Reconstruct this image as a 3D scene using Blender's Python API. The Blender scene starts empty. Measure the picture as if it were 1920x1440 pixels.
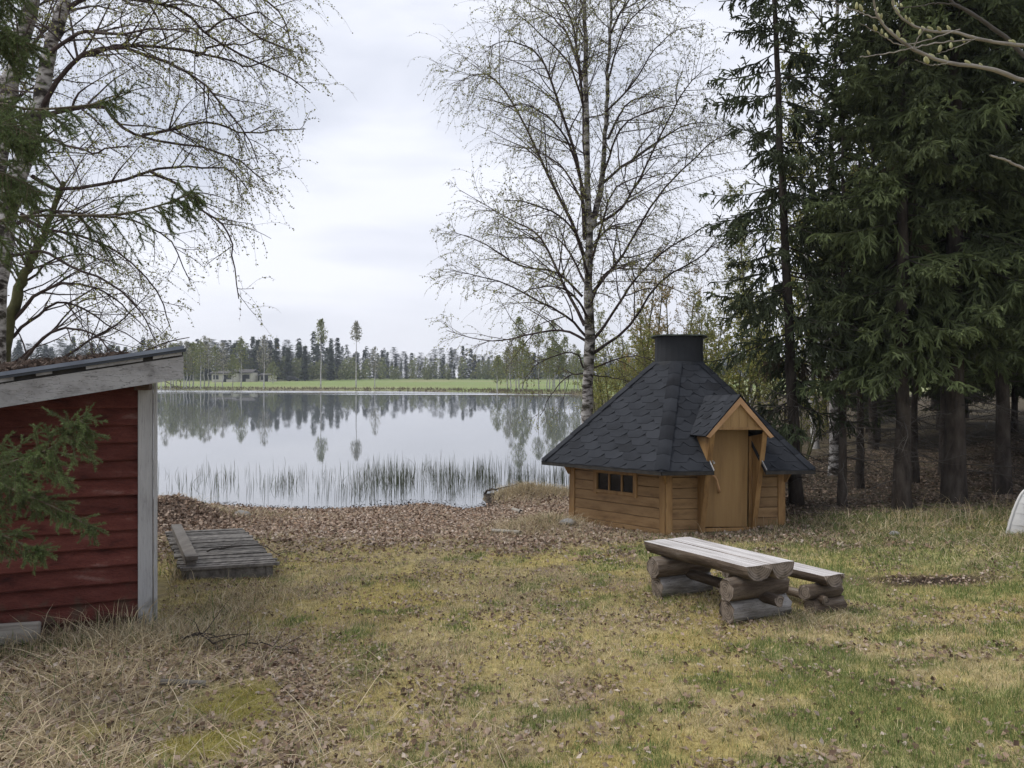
import bpy, bmesh, math, random
import numpy as np
from mathutils import Vector, Matrix
R = math.radians
rng = np.random.default_rng(7)
random.seed(7)
C = bpy.context.scene.collection
S = bpy.context.scene

# ------------------------------------------------------------------ camera
cam = bpy.data.cameras.new('camera'); camo = bpy.data.objects.new('camera', cam); C.objects.link(camo)
camo.location = (0, 0, 1.6); camo.rotation_euler = (R(90), 0, 0)
cam.sensor_width = 36; cam.lens = 36 * 1420 / 1920; cam.shift_y = -15 / 1920
cam.clip_start = .05; cam.clip_end = 3000
S.camera = camo
# ------------------------------------------------------------------ sky, sun, exposure
SUN_EL, SUN_AZ = R(58), R(280)          # azimuth clockwise from +Y
W = bpy.data.worlds.new('World'); S.world = W; W.use_nodes = True
nt = W.node_tree; nt.nodes.clear()
def wn(t, **k):
    n = nt.nodes.new(t)
    for a, b in k.items(): setattr(n, a, b)
    return n
sky = wn('ShaderNodeTexSky', sky_type='NISHITA', sun_disc=False, sun_elevation=SUN_EL, sun_rotation=SUN_AZ)
tc = wn('ShaderNodeTexCoord')
sep = wn('ShaderNodeSeparateXYZ'); nt.links.new(tc.outputs['Generated'], sep.inputs[0])
mp = wn('ShaderNodeMapping'); mp.inputs['Scale'].default_value = (1, 1, 3.2); nt.links.new(tc.outputs['Generated'], mp.inputs[0])
nz = wn('ShaderNodeTexNoise'); nz.inputs['Scale'].default_value = 2.1; nz.inputs['Detail'].default_value = 5; nz.inputs['Roughness'].default_value = .5
nz.inputs['Distortion'].default_value = .35
nt.links.new(mp.outputs[0], nz.inputs['Vector'])
cr = wn('ShaderNodeValToRGB')
cr.color_ramp.elements[0].position = .37; cr.color_ramp.elements[0].color = (5.3, 5.65, 6.6, 1)
cr.color_ramp.elements[1].position = .62; cr.color_ramp.elements[1].color = (8.2, 8.4, 9.2, 1)
nt.links.new(nz.outputs['Fac'], cr.inputs[0])
# overcast layer: slightly paler and warmer in the deep haze near the horizon
hz = wn('ShaderNodeMapRange'); hz.inputs[1].default_value = 0; hz.inputs[2].default_value = .3; hz.inputs[3].default_value = .62; hz.inputs[4].default_value = 0
nt.links.new(sep.outputs['Z'], hz.inputs[0])
m1 = wn('ShaderNodeMixRGB'); m1.inputs[2].default_value = (8.5, 8.5, 9.1, 1)
nt.links.new(hz.outputs[0], m1.inputs[0]); nt.links.new(cr.outputs[0], m1.inputs[1])
m2 = wn('ShaderNodeMixRGB'); m2.inputs[0].default_value = .94
nt.links.new(sky.outputs[0], m2.inputs[1]); nt.links.new(m1.outputs[0], m2.inputs[2])
bg = wn('ShaderNodeBackground'); bg.inputs[1].default_value = .073
nt.links.new(m2.outputs[0], bg.inputs[0])
wo = wn('ShaderNodeOutputWorld'); nt.links.new(bg.outputs[0], wo.inputs[0])
sl = bpy.data.lights.new('sun', 'SUN'); sl.energy = 1.5; sl.angle = R(32); sl.color = (1, .96, .9)
so = bpy.data.objects.new('sun', sl); C.objects.link(so)
sd = Vector((math.sin(SUN_AZ) * math.cos(SUN_EL), math.cos(SUN_AZ) * math.cos(SUN_EL), math.sin(SUN_EL)))
so.rotation_euler = sd.to_track_quat('Z', 'Y').to_euler(); so.location = sd * 60
S.view_settings.view_transform = 'Standard'; S.view_settings.look = 'None'
S.view_settings.exposure = 0.76; S.view_settings.gamma = 1
S.cycles.max_bounces = 6; S.cycles.diffuse_bounces = 3; S.cycles.glossy_bounces = 3; S.cycles.transparent_max_bounces = 8
S.cycles.use_denoising = True

# ------------------------------------------------------------------ helpers
FPX = 1420.
def at(px, py, d):      # point seen at photo pixel (px, py) at a depth of d metres
    return np.array([(px - 960) / FPX * d, d, 1.6 - (py - 705) / FPX * d])
def prop(o, label=None, cat=None, group=None, kind=None):
    if label: o['label'] = label
    if cat: o['category'] = cat
    if group: o['group'] = group
    if kind: o['kind'] = kind
    return o
def empty(name, loc=(0, 0, 0), rz=0, label=None, cat=None, group=None):
    o = bpy.data.objects.new(name, None); o.empty_display_size = .2
    o.location = loc; o.rotation_euler = (0, 0, rz); C.objects.link(o)
    return prop(o, label, cat, group)
def link(name, me, mat=None, parent=None, smooth=False):
    if mat is not None:
        for m in (mat if isinstance(mat, (list, tuple)) else [mat]): me.materials.append(m)
    o = bpy.data.objects.new(name, me); C.objects.link(o)
    if parent: o.parent = parent
    if smooth and len(me.polygons): me.polygons.foreach_set('use_smooth', np.ones(len(me.polygons), bool))
    return o
class MB:
    """collects numpy vertex / face arrays and links them as one mesh object"""
    def __init__(s): s.V = []; s.T = []; s.Q = []; s.K = []; s.n = 0
    def add(s, V, T=None, Q=None, col=None):
        V = np.asarray(V, float).reshape(-1, 3); s.V.append(V)
        if T is not None and len(T): s.T.append(np.asarray(T, np.int64).reshape(-1, 3) + s.n)
        if Q is not None and len(Q): s.Q.append(np.asarray(Q, np.int64).reshape(-1, 4) + s.n)
        if col is None: col = (1, 1, 1)
        col = np.asarray(col, float)
        s.K.append(np.broadcast_to(col, (len(V), 3)) if col.ndim == 1 else col)
        s.n += len(V)
    def mesh(s, name):
        me = bpy.data.meshes.new(name)
        if s.n == 0: return me
        V = np.concatenate(s.V); K = np.concatenate(s.K)
        T = np.concatenate(s.T) if s.T else np.zeros((0, 3), np.int64)
        Q = np.concatenate(s.Q) if s.Q else np.zeros((0, 4), np.int64)
        me.vertices.add(len(V)); me.vertices.foreach_set('co', V.ravel().astype(np.float32))
        me.loops.add(T.size + Q.size); me.loops.foreach_set('vertex_index', np.concatenate([T.ravel(), Q.ravel()]).astype(np.int32))
        nf = len(T) + len(Q); me.polygons.add(nf)
        ls = np.concatenate([np.arange(len(T)) * 3, T.size + np.arange(len(Q)) * 4]).astype(np.int32)
        me.polygons.foreach_set('loop_start', ls)
        try: me.polygons.foreach_set('loop_total', np.concatenate([np.full(len(T), 3), np.full(len(Q), 4)]).astype(np.int32))
        except Exception: pass
        ca = me.color_attributes.new('Col', 'FLOAT_COLOR', 'POINT')
        ca.data.foreach_set('color', np.concatenate([K, np.ones((len(K), 1))], 1).ravel().astype(np.float32))
        me.update(calc_edges=True); me.validate()
        return me
    def build(s, name, mat=None, parent=None, smooth=False):
        return link(name, s.mesh(name), mat, parent, smooth)
def norm(v): return v / np.maximum(np.linalg.norm(v, axis=-1, keepdims=True), 1e-9)
def tubes(mb, P, Rr, k=3, col=None):
    """P (M,n,3) polylines, Rr (M,n) radii -> k-sided tubes"""
    P = np.asarray(P, float); Rr = np.asarray(Rr, float)
    if P.ndim == 2: P = P[None]; Rr = Rr[None]
    M, n, _ = P.shape
    if M == 0: return
    T = norm(np.gradient(P, axis=1))
    ref = np.where(np.abs(T[..., 2:3]) > .8, np.array([1., 0, 0]), np.array([0, 0, 1.]))
    ref = np.broadcast_to(np.where((np.abs(T[..., 2]).mean(1) > .7)[:, None, None], np.array([1., .2, 0]), np.array([0, .1, 1.])), T.shape)
    A = norm(np.cross(T, ref)); B = np.cross(T, A)
    a = np.arange(k) * 2 * math.pi / k
    V = P[:, :, None] + Rr[:, :, None, None] * (np.cos(a)[:, None] * A[:, :, None] + np.sin(a)[:, None] * B[:, :, None])
    i = np.arange(M)[:, None, None] * n * k + np.arange(n - 1)[None, :, None] * k
    j = np.arange(k)[None, None]; j2 = (j + 1) % k
    Q = np.stack([i + j, i + j2, i + k + j2, i + k + j], -1)
    if col is not None and np.ndim(col) == 2: col = np.repeat(col, n * k, 0)
    mb.add(V.reshape(-1, 3), Q=Q.reshape(-1, 4), col=col)
def ribbons(mb, P, Wd, col=None):
    """two crossed ribbons along each polyline"""
    M, n, _ = P.shape
    if M == 0: return
    T = norm(np.gradient(P, axis=1))
    ref = norm(rng.normal(size=(M, 1, 3)))
    A = norm(np.cross(T, ref)); B = np.cross(T, A)
    w = Wd[:, :, None] * .5
    V = np.stack([P + A * w, P - A * w, P + B * w, P - B * w], 2)
    i = np.arange(M)[:, None] * n * 4 + np.arange(n - 1)[None] * 4
    Q = np.concatenate([np.stack([i, i + 1, i + 5, i + 4], -1), np.stack([i + 2, i + 3, i + 7, i + 6], -1)], 1)
    if col is not None and np.ndim(col) == 2: col = np.repeat(col, n * 4, 0)
    mb.add(V.reshape(-1, 3), Q=Q.reshape(-1, 4), col=col)
def leaves(mb, P, size, col, flat=0.):
    """small folded rhombic leaves at points P"""
    M = len(P)
    if M == 0: return
    d = norm(rng.normal(size=(M, 3)) * np.array([1, 1, 1 - flat]))
    s = norm(np.cross(d, norm(rng.normal(size=(M, 3)) * np.array([1 - flat, 1 - flat, 1]))))
    nn = np.cross(d, s)
    L = (np.broadcast_to(size, (M,)) * rng.uniform(.7, 1.3, M))[:, None]
    V = np.stack([P, P + d * L * .45 + s * L * .36 + nn * L * .12, P + d * L, P + d * L * .45 - s * L * .36 + nn * L * .12], 1)
    i = np.arange(M)[:, None] * 4
    T = np.concatenate([i + np.array([[0, 1, 2]]), i + np.array([[0, 2, 3]])], 0)
    if np.ndim(col) == 2: col = np.repeat(col, 4, 0)
    mb.add(V.reshape(-1, 3), T=T, col=col)
def grow(st, dr, ln, n=6, up=0., droop=0., wob=.08):
    """grow M curved branches: st start, dr direction, ln length"""
    st = np.asarray(st, float); d = norm(np.asarray(dr, float)); M = len(st)
    P = np.zeros((M, n, 3)); P[:, 0] = st; step = (np.asarray(ln) / (n - 1))[:, None]
    for i in range(1, n):
        t = i / (n - 1)
        d = norm(d + np.array([0, 0, 1.]) * (up - droop * t) + rng.normal(size=(M, 3)) * wob)
        P[:, i] = P[:, i - 1] + d * step
    return P
def children(P, Rr, per, t0=.2, t1=1., ang=(35, 60), flatten=0.):
    """pick `per` child starts on every polyline; returns start, dir, parent radius, t, parent index"""
    M, n, _ = P.shape
    per = np.broadcast_to(per, (M,)).astype(int); idx = np.repeat(np.arange(M), per); K = len(idx)
    t = rng.uniform(t0, t1, K); f = t * (n - 1); i0 = np.minimum(f.astype(int), n - 2); fr = (f - i0)[:, None]
    st = P[idx, i0] * (1 - fr) + P[idx, i0 + 1] * fr
    r = Rr[idx, i0] * (1 - fr[:, 0]) + Rr[idx, i0 + 1] * fr[:, 0]
    T = norm(P[idx, i0 + 1] - P[idx, i0])
    sd_ = rng.normal(size=(K, 3)); sd_[:, 2] *= 1 - flatten
    sd_ = norm(sd_ - T * (sd_ * T).sum(1, keepdims=True))
    a = np.radians(rng.uniform(ang[0], ang[1], K))[:, None]
    return st, T * np.cos(a) + sd_ * np.sin(a), r, t, idx
def taper(r0, r1, M, n, p=1.):
    t = np.linspace(0, 1, n)[None] ** p
    return np.asarray(r0).reshape(-1, 1) * np.ones((M, 1)) * (1 - t) + np.asarray(r1).reshape(-1, 1) * t
def resample(pts, n):
    pts = np.asarray(pts, float)
    # smooth Catmull-Rom through the points
    p = np.vstack([2 * pts[0] - pts[1], pts, 2 * pts[-1] - pts[-2]]); out = []
    m = len(pts) - 1
    for u in np.linspace(0, m, n):
        i = min(int(u), m - 1); t = u - i; a, b, c, d = p[i], p[i + 1], p[i + 2], p[i + 3]
        out.append(.5 * ((2 * b) + (-a + c) * t + (2 * a - 5 * b + 4 * c - d) * t * t + (-a + 3 * b - 3 * c + d) * t ** 3))
    return np.array(out)
# value noise for scatter zones
_perm = np.random.default_rng(3).random((256, 256))
def vnoise(x, y):
    xi = np.floor(x).astype(int); yi = np.floor(y).astype(int); fx = x - xi; fy = y - yi
    fx = fx * fx * (3 - 2 * fx); fy = fy * fy * (3 - 2 * fy)
    g = lambda a, b: _perm[a % 256, b % 256]
    return (g(xi, yi) * (1 - fx) + g(xi + 1, yi) * fx) * (1 - fy) + (g(xi, yi + 1) * (1 - fx) + g(xi + 1, yi + 1) * fx) * fy
def fbm(x, y, s=1., o=4):
    v = 0; a = .5; x = np.asarray(x) * s; y = np.asarray(y) * s
    for i in range(o): v = v + a * vnoise(x + 17 * i, y + 31 * i); x = x * 2.03; y = y * 2.03; a *= .5
    return v / (1 - .5 ** o)
def sstep(a, b, x): t = np.clip((x - a) / (b - a), 0, 1); return t * t * (3 - 2 * t)

# ------------------------------------------------------------------ materials
def nodes(name):
    m = bpy.data.materials.new(name); m.use_nodes = True; t = m.node_tree
    return m, t, t.nodes['Principled BSDF'], t.nodes, t.links
def mat_attr(name, rough=.75, translucent=0., vary=.25, nscale=6., spec=.25, bump=0.):
    """colour from the per-vertex colour of the thing itself, times fine noise"""
    m, t, b, N, L = nodes(name)
    a = N.new('ShaderNodeVertexColor'); a.layer_name = 'Col'
    tcn = N.new('ShaderNodeTexCoord'); n = N.new('ShaderNodeTexNoise'); n.inputs['Scale'].default_value = nscale; n.inputs['Detail'].default_value = 4
    L.new(tcn.outputs['Object'], n.inputs['Vector'])
    mr = N.new('ShaderNodeMapRange'); mr.inputs[1].default_value = .3; mr.inputs[2].default_value = .7; mr.inputs[3].default_value = 1 - vary; mr.inputs[4].default_value = 1 + vary
    L.new(n.outputs['Fac'], mr.inputs[0])
    mx = N.new('ShaderNodeVectorMath'); mx.operation = 'SCALE'
    L.new(a.outputs['Color'], mx.inputs[0]); L.new(mr.outputs[0], mx.inputs['Scale'])
    L.new(mx.outputs[0], b.inputs['Base Color'])
    b.inputs['Roughness'].default_value = rough; b.inputs['Specular IOR Level'].default_value = spec
    if translucent:
        tr = N.new('ShaderNodeBsdfTranslucent'); L.new(mx.outputs[0], tr.inputs[0])
        mixs = N.new('ShaderNodeMixShader'); mixs.inputs[0].default_value = translucent
        L.new(b.outputs[0], mixs.inputs[1]); L.new(tr.outputs[0], mixs.inputs[2]); L.new(mixs.outputs[0], N['Material Output'].inputs[0])
    return m
def mat_noise(name, cols, scale=4., stretch=(1, 1, 1), rough=.7, bump=.3, bscale=None, detail=6, pos=None, spec=.3, objrand=0., dist=.02, coord='Object', cracks=None, knots=None, dirt=None):
    """stretched noise through a colour ramp, with a fine bump"""
    m, t, b, N, L = nodes(name)
    tcn = N.new('ShaderNodeTexCoord'); mp = N.new('ShaderNodeMapping'); mp.inputs['Scale'].default_value = stretch
    L.new(tcn.outputs[coord], mp.inputs[0])
    vec = mp.outputs[0]
    oi = N.new('ShaderNodeObjectInfo')
    if objrand:
        ad = N.new('ShaderNodeVectorMath'); ad.operation = 'MULTIPLY_ADD'
        ad.inputs[1].default_value = (7.3, 5.1, 9.7)
        L.new(oi.outputs['Random'], ad.inputs[0]); L.new(mp.outputs[0], ad.inputs[2]); vec = ad.outputs[0]
    n = N.new('ShaderNodeTexNoise'); n.inputs['Scale'].default_value = scale; n.inputs['Detail'].default_value = detail; n.inputs['Roughness'].default_value = .6
    L.new(vec, n.inputs['Vector'])
    r = N.new('ShaderNodeValToRGB'); e = r.color_ramp.elements
    k = len(cols); pos = pos or [.28 + .44 * i / (k - 1) for i in range(k)]
    while len(e) < k: e.new(.5)
    for i, c in enumerate(cols): e[i].position = pos[i]; e[i].color = (*c, 1)
    L.new(n.outputs['Fac'], r.inputs[0]); out = r.outputs[0]
    if objrand:
        mr = N.new('ShaderNodeMapRange'); mr.inputs[3].default_value = 1 - objrand; mr.inputs[4].default_value = 1 + objrand
        L.new(oi.outputs['Random'], mr.inputs[0])
        sc = N.new('ShaderNodeVectorMath'); sc.operation = 'SCALE'; L.new(out, sc.inputs[0]); L.new(mr.outputs[0], sc.inputs['Scale']); out = sc.outputs[0]
    def over(fac, colr):
        nonlocal out
        x_ = N.new('ShaderNodeMixRGB'); x_.inputs[2].default_value = (*colr, 1); L.new(fac, x_.inputs[0]); L.new(out, x_.inputs[1]); out = x_.outputs[0]
    def rng_(sock, a, b_, c, d):
        q = N.new('ShaderNodeMapRange'); q.inputs[1].default_value = a; q.inputs[2].default_value = b_; q.inputs[3].default_value = c; q.inputs[4].default_value = d; L.new(sock, q.inputs[0]); return q.outputs[0]
    if cracks:          # long thin drying cracks: (scale, stretch, colour, amount)
        m3 = N.new('ShaderNodeMapping'); m3.inputs['Scale'].default_value = cracks[1]; L.new(vec, m3.inputs[0])
        n3 = N.new('ShaderNodeTexNoise'); n3.inputs['Scale'].default_value = cracks[0]; n3.inputs['Detail'].default_value = 3; L.new(m3.outputs[0], n3.inputs['Vector'])
        ab = N.new('ShaderNodeMath'); ab.operation = 'SUBTRACT'; ab.inputs[1].default_value = .5; L.new(n3.outputs['Fac'], ab.inputs[0]); ab2 = N.new('ShaderNodeMath'); ab2.operation = 'ABSOLUTE'; L.new(ab.outputs[0], ab2.inputs[0])
        over(rng_(ab2.outputs[0], .004, .016, cracks[3], 0), cracks[2])
    if knots:           # scattered knots: (scale, stretch, colour)
        m4 = N.new('ShaderNodeMapping'); m4.inputs['Scale'].default_value = knots[1]; L.new(vec, m4.inputs[0])
        v4 = N.new('ShaderNodeTexVoronoi'); v4.inputs['Scale'].default_value = knots[0]; L.new(m4.outputs[0], v4.inputs['Vector']); over(rng_(v4.outputs['Distance'], .07, .13, .8, 0), knots[2])
    if dirt:            # splashed soil and algae low on the wall: (z0, z1, colour)
        sz_ = N.new('ShaderNodeSeparateXYZ'); L.new(tcn.outputs['Object'], sz_.inputs[0]); n5 = N.new('ShaderNodeTexNoise'); n5.inputs['Scale'].default_value = 9; n5.inputs['Detail'].default_value = 6; L.new(tcn.outputs['Object'], n5.inputs['Vector'])
        hgt = rng_(sz_.outputs['Z'], dirt[0], dirt[1], .30, -.25); ad5 = N.new('ShaderNodeMath'); L.new(n5.outputs['Fac'], ad5.inputs[0]); L.new(hgt, ad5.inputs[1]); over(rng_(ad5.outputs[0], .50, .75, 0, .8), dirt[2])
    L.new(out, b.inputs['Base Color'])
    b.inputs['Roughness'].default_value = rough; b.inputs['Specular IOR Level'].default_value = spec
    if bump:
        n2 = N.new('ShaderNodeTexNoise'); n2.inputs['Scale'].default_value = bscale or scale * 4; n2.inputs['Detail'].default_value = 5
        L.new(vec, n2.inputs['Vector'])
        bp = N.new('ShaderNodeBump'); bp.inputs['Strength'].default_value = bump; bp.inputs['Distance'].default_value = dist
        L.new(n2.outputs['Fac'], bp.inputs['Height']); L.new(bp.outputs[0], b.inputs['Normal'])
    return m
M = {}
M['foliage'] = mat_attr('leaf_foliage', .6, .35, .2)
M['needles'] = mat_attr('spruce_needles', .7, .12, .3, 3.)
M['litter'] = mat_attr('dead_leaves', .85, .1, .2, 20.)
M['grass'] = mat_attr('grass_blades', .7, .35, .15, 9.)
M['reed'] = mat_attr('reed_blades', .6, .15, .15, 9.)
M['twig'] = mat_attr('twig_bark', .85, 0, .25, 14.)
M['bark_spruce'] = mat_noise('spruce_bark', [(.02, .017, .014), (.055, .045, .038), (.09, .078, .066)], 9, (1, 1, .35), .95, .8, 30, objrand=.15, spec=.1)
M['limb_birch'] = mat_noise('birch_limb_bark', [(.022, .015, .014), (.055, .038, .035), (.10, .08, .07)], 7, (1, 1, 1), .85, .4, spec=.15)
def mat_birch(name):
    m, t, b, N, L = nodes(name)
    tcn = N.new('ShaderNodeTexCoord'); mp = N.new('ShaderNodeMapping'); mp.inputs['Scale'].default_value = (1.1, 1.1, 2.6)
    L.new(tcn.outputs['Object'], mp.inputs[0])
    n = N.new('ShaderNodeTexNoise'); n.inputs['Scale'].default_value = 3.4; n.inputs['Detail'].default_value = 7; n.inputs['Roughness'].default_value = .68; n.inputs['Distortion'].default_value = .4
    L.new(mp.outputs[0], n.inputs['Vector'])
    r = N.new('ShaderNodeValToRGB'); e = r.color_ramp.elements
    for i, (p, c) in enumerate([(.40, (.022, .018, .016)), (.47, (.08, .068, .06)), (.53, (.33, .31, .29)), (.66, (.58, .56, .54))]):
        if i > 1: e.new(p)
        e[i].position = p; e[i].color = (*c, 1)
    L.new(n.outputs['Fac'], r.inputs[0])
    # lichen tint
    n3 = N.new('ShaderNodeTexNoise'); n3.inputs['Scale'].default_value = 1.2; L.new(tcn.outputs['Object'], n3.inputs['Vector'])
    mr = N.new('ShaderNodeMapRange'); mr.inputs[1].default_value = .5; mr.inputs[2].default_value = .75; mr.inputs[4].default_value = .6; L.new(n3.outputs['Fac'], mr.inputs[0])
    mx = N.new('ShaderNodeMixRGB'); mx.inputs[2].default_value = (.10, .10, .05, 1); L.new(mr.outputs[0], mx.inputs[0]); L.new(r.outputs[0], mx.inputs[1])
    L.new(mx.outputs[0], b.inputs['Base Color']); b.inputs['Roughness'].default_value = .85; b.inputs['Specular IOR Level'].default_value = .2
    bp = N.new('ShaderNodeBump'); bp.inputs['Strength'].default_value = .7; bp.inputs['Distance'].default_value = .02; L.new(n.outputs['Fac'], bp.inputs['Height']); L.new(bp.outputs[0], b.inputs['Normal'])
    return m
M['birch'] = mat_birch('birch_bark')
M['far_birch'] = mat_noise('pale_birch_bark', [(.16, .15, .14), (.42, .41, .39), (.55, .54, .52)], 2.2, (1, 1, 1), .8, 0)
M['red'] = mat_noise('falu_red_board', [(.028, .010, .009), (.098, .029, .022), (.130, .042, .032), (.23, .14, .12)], 3.4, (.5, 3, 3.6), .85, .45, 25, pos=[.25, .42, .6, .82], objrand=.16, spec=.15, cracks=(3.2, (.5, 8, 9), (.022, .009, .008), .7), dirt=(.0, .55, (.075, .062, .045)))
M['whitewood'] = mat_noise('peeling_white_paint', [(.11, .105, .10), (.25, .245, .24), (.33, .325, .32), (.39, .385, .38)], 5, (1, 1, 1), .8, .6, 20, pos=[.24, .38, .5, .7], objrand=.08, cracks=(6, (1, 1, 6), (.10, .095, .09), .75))
M['whitepost'] = mat_noise('white_post_paint', [(.17, .165, .155), (.32, .317, .312), (.38, .377, .372), (.43, .427, .42)], 3.5, (3, 3, .6), .75, .4, 14, pos=[.22, .34, .48, .7], objrand=.05, cracks=(5, (6, 6, .5), (.16, .155, .15), .6), dirt=(-1.0, -.55, (.12, .115, .085)))
M['felt'] = mat_noise('roofing_felt', [(.045, .052, .065), (.075, .085, .10)], 12, (1, 1, 1), .8, .3)
M['dripedge'] = mat_noise('drip_edge_steel', [(.14, .16, .20), (.22, .25, .30)], 5, (1, 1, 1), .5, .1)
M['blackgap'] = mat_noise('near_black_board', [(.02, .02, .02), (.05, .045, .04)], 10, (1, 1, 1), .9, .3)  # near-black colour shared by board backing, eave boards, shed batten and door recess
KN = (1.6, (2.2, 2.2, 5), (.075, .036, .014))
M['hutwood'] = mat_noise('oiled_pine', [(.12, .066, .027), (.235, .142, .064), (.315, .20, .095)], 2.0, (1.4, 1.4, 5), .6, .2, 22, objrand=.14, spec=.3, knots=KN, cracks=(3, (.7, .7, 16), (.10, .05, .02), .5), pos=[.24, .46, .72])
M['huttrim'] = mat_noise('oiled_pine_trim', [(.16, .084, .031), (.28, .162, .064), (.36, .22, .094)], 2.6, (4, 4, .8), .6, .2, 22, objrand=.14, spec=.3, knots=(1.3, (5, 5, 2), (.085, .042, .016)))
M['hutdoor'] = mat_noise('door_veneer', [(.15, .086, .032), (.265, .158, .062), (.32, .20, .082)], 1.7, (5, 5, .5), .55, .12, 22, spec=.3, pos=[.22, .45, .7])
M['barge'] = mat_noise('barge_board_pine', [(.32, .18, .085), (.48, .29, .15)], 3, (1.5, 1.5, 1.5), .6, .1)
M['shingle'] = mat_noise('bitumen_shingle', [(.013, .014, .017), (.023, .0255, .031), (.036, .039, .046)], 1.3, (1, 1, 1), .88, .55, 220, objrand=.07, spec=.2, dist=.004)
M['collar'] = mat_noise('chimney_collar_felt', [(.010, .011, .013), (.020, .022, .026)], 3, (1, 1, 1), .75, .3, 60)
M['capgreen'] = mat_noise('cap_weathered_metal', [(.03, .035, .03), (.09, .11, .085)], 6, (1, 1, 1), .7, .2)
M['steel'] = mat_noise('brushed_steel', [(.35, .33, .30), (.5, .48, .45)], 8, (1, 1, 1), .35, .05)
M['concrete'] = mat_noise('plinth_concrete', [(.22, .22, .21), (.36, .355, .34)], 8, (1, 1, 1), .9, .4)
def mat_glass():
    m, t, b, N, L = nodes('window_glass'); b.inputs['Base Color'].default_value = (.012, .013, .014, 1); b.inputs['Roughness'].default_value = .06
    b.inputs['Specular IOR Level'].default_value = .5
    return m
M['glass'] = mat_glass()
M['logside'] = mat_noise('weathered_log', [(.024, .016, .011), (.075, .053, .037), (.15, .118, .09), (.27, .24, .21)], 2.2, (1, 6, 6), .85, .6, 9, pos=[.25, .42, .58, .75], objrand=.30, dist=.02, cracks=(2.6, (.5, 9, 9), (.012, .009, .007), .9))
M['logtop'] = mat_noise('weathered_log_top', [(.12, .105, .095), (.42, .395, .38), (.56, .54, .53), (.66, .645, .635)], 2.4, (.55, 9, 5), .7, .35, 6, pos=[.22, .40, .55, .75], objrand=.06, dist=.012, cracks=(2.2, (.35, 12, 9), (.06, .05, .045), .85))
def mat_rings(name):
    m, t, b, N, L = nodes(name)
    tcn = N.new('ShaderNodeTexCoord'); mp = N.new('ShaderNodeMapping'); mp.inputs['Scale'].default_value = (0, 1, 1); L.new(tcn.outputs['Object'], mp.inputs[0])
    w = N.new('ShaderNodeTexWave'); w.wave_type = 'RINGS'; w.rings_direction = 'X'; w.inputs['Scale'].default_value = 15; w.inputs['Distortion'].default_value = 2.2; w.inputs['Detail'].default_value = 3
    L.new(mp.outputs[0], w.inputs['Vector'])
    n = N.new('ShaderNodeTexNoise'); n.inputs['Scale'].default_value = 14; L.new(tcn.outputs['Object'], n.inputs['Vector'])
    ad = N.new('ShaderNodeMath'); ad.operation = 'MULTIPLY_ADD'; ad.inputs[1].default_value = .30; L.new(w.outputs['Fac'], ad.inputs[0]); L.new(n.outputs['Fac'], ad.inputs[2])
    r = N.new('ShaderNodeValToRGB'); r.color_ramp.elements[0].position = .3; r.color_ramp.elements[0].color = (.035, .025, .018, 1); r.color_ramp.elements[1].position = .85; r.color_ramp.elements[1].color = (.235, .19, .15, 1)
    L.new(ad.outputs[0], r.inputs[0]); L.new(r.outputs[0], b.inputs['Base Color']); b.inputs['Roughness'].default_value = .9
    return m
M['logend'] = mat_rings('log_end_grain')
M['dock'] = mat_noise('weathered_dock_plank', [(.055, .050, .044), (.155, .142, .126), (.25, .232, .21)], 3, (5, .6, 3), .85, .5, 12, objrand=.22, dist=.01)
M['dockrail'] = mat_noise('dock_rail', [(.10, .088, .072), (.21, .19, .165)], 3, (3, .8, 3), .8, .4, 12, objrand=.1)
M['oldboard'] = mat_noise('grey_old_board', [(.12, .105, .085), (.28, .255, .22), (.36, .34, .30)], 3, (.6, 4, 4), .85, .5, 12)
M['boat'] = mat_noise('worn_boat_paint', [(.24, .235, .22), (.48, .475, .46), (.56, .55, .53)], 4, (1, 1, 1), .6, .2, pos=[.28, .45, .7])
M['boatwood'] = mat_noise('boat_varnished_wood', [(.28, .15, .07), (.44, .26, .13)], 4, (1, 3, 3), .6, .2)
M['far_wall'] = mat_noise('far_house_wall', [(.50, .47, .40), (.60, .57, .50)], 2, (1, 1, 1), .8, 0)
M['far_roof'] = mat_noise('far_house_roof', [(.05, .046, .045), (.09, .085, .08)], 2, (1, 1, 1), .8, 0)
M['far_dark'] = mat_noise('far_dark_paint', [(.015, .016, .018), (.03, .03, .033)], 2, (1, 1, 1), .4, 0)
M['stone'] = mat_noise('grey_stone', [(.12, .115, .11), (.34, .33, .31)], 8, (1, 1, 1), .9, .5)
M['budbark'] = mat_noise('smooth_grey_bark', [(.12, .105, .09), (.25, .225, .195), (.31, .285, .25)], 9, (1, 1, 1), .8, .3)
M['budbark_dark'] = mat_noise('dark_grey_bark', [(.05, .044, .038), (.10, .09, .08)], 9, (1, 1, 1), .8, .3)
M['bud'] = mat_noise('opening_bud', [(.24, .26, .10), (.34, .34, .17), (.40, .35, .22)], 40, (1, 1, 1), .6, .2, objrand=.15)

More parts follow.
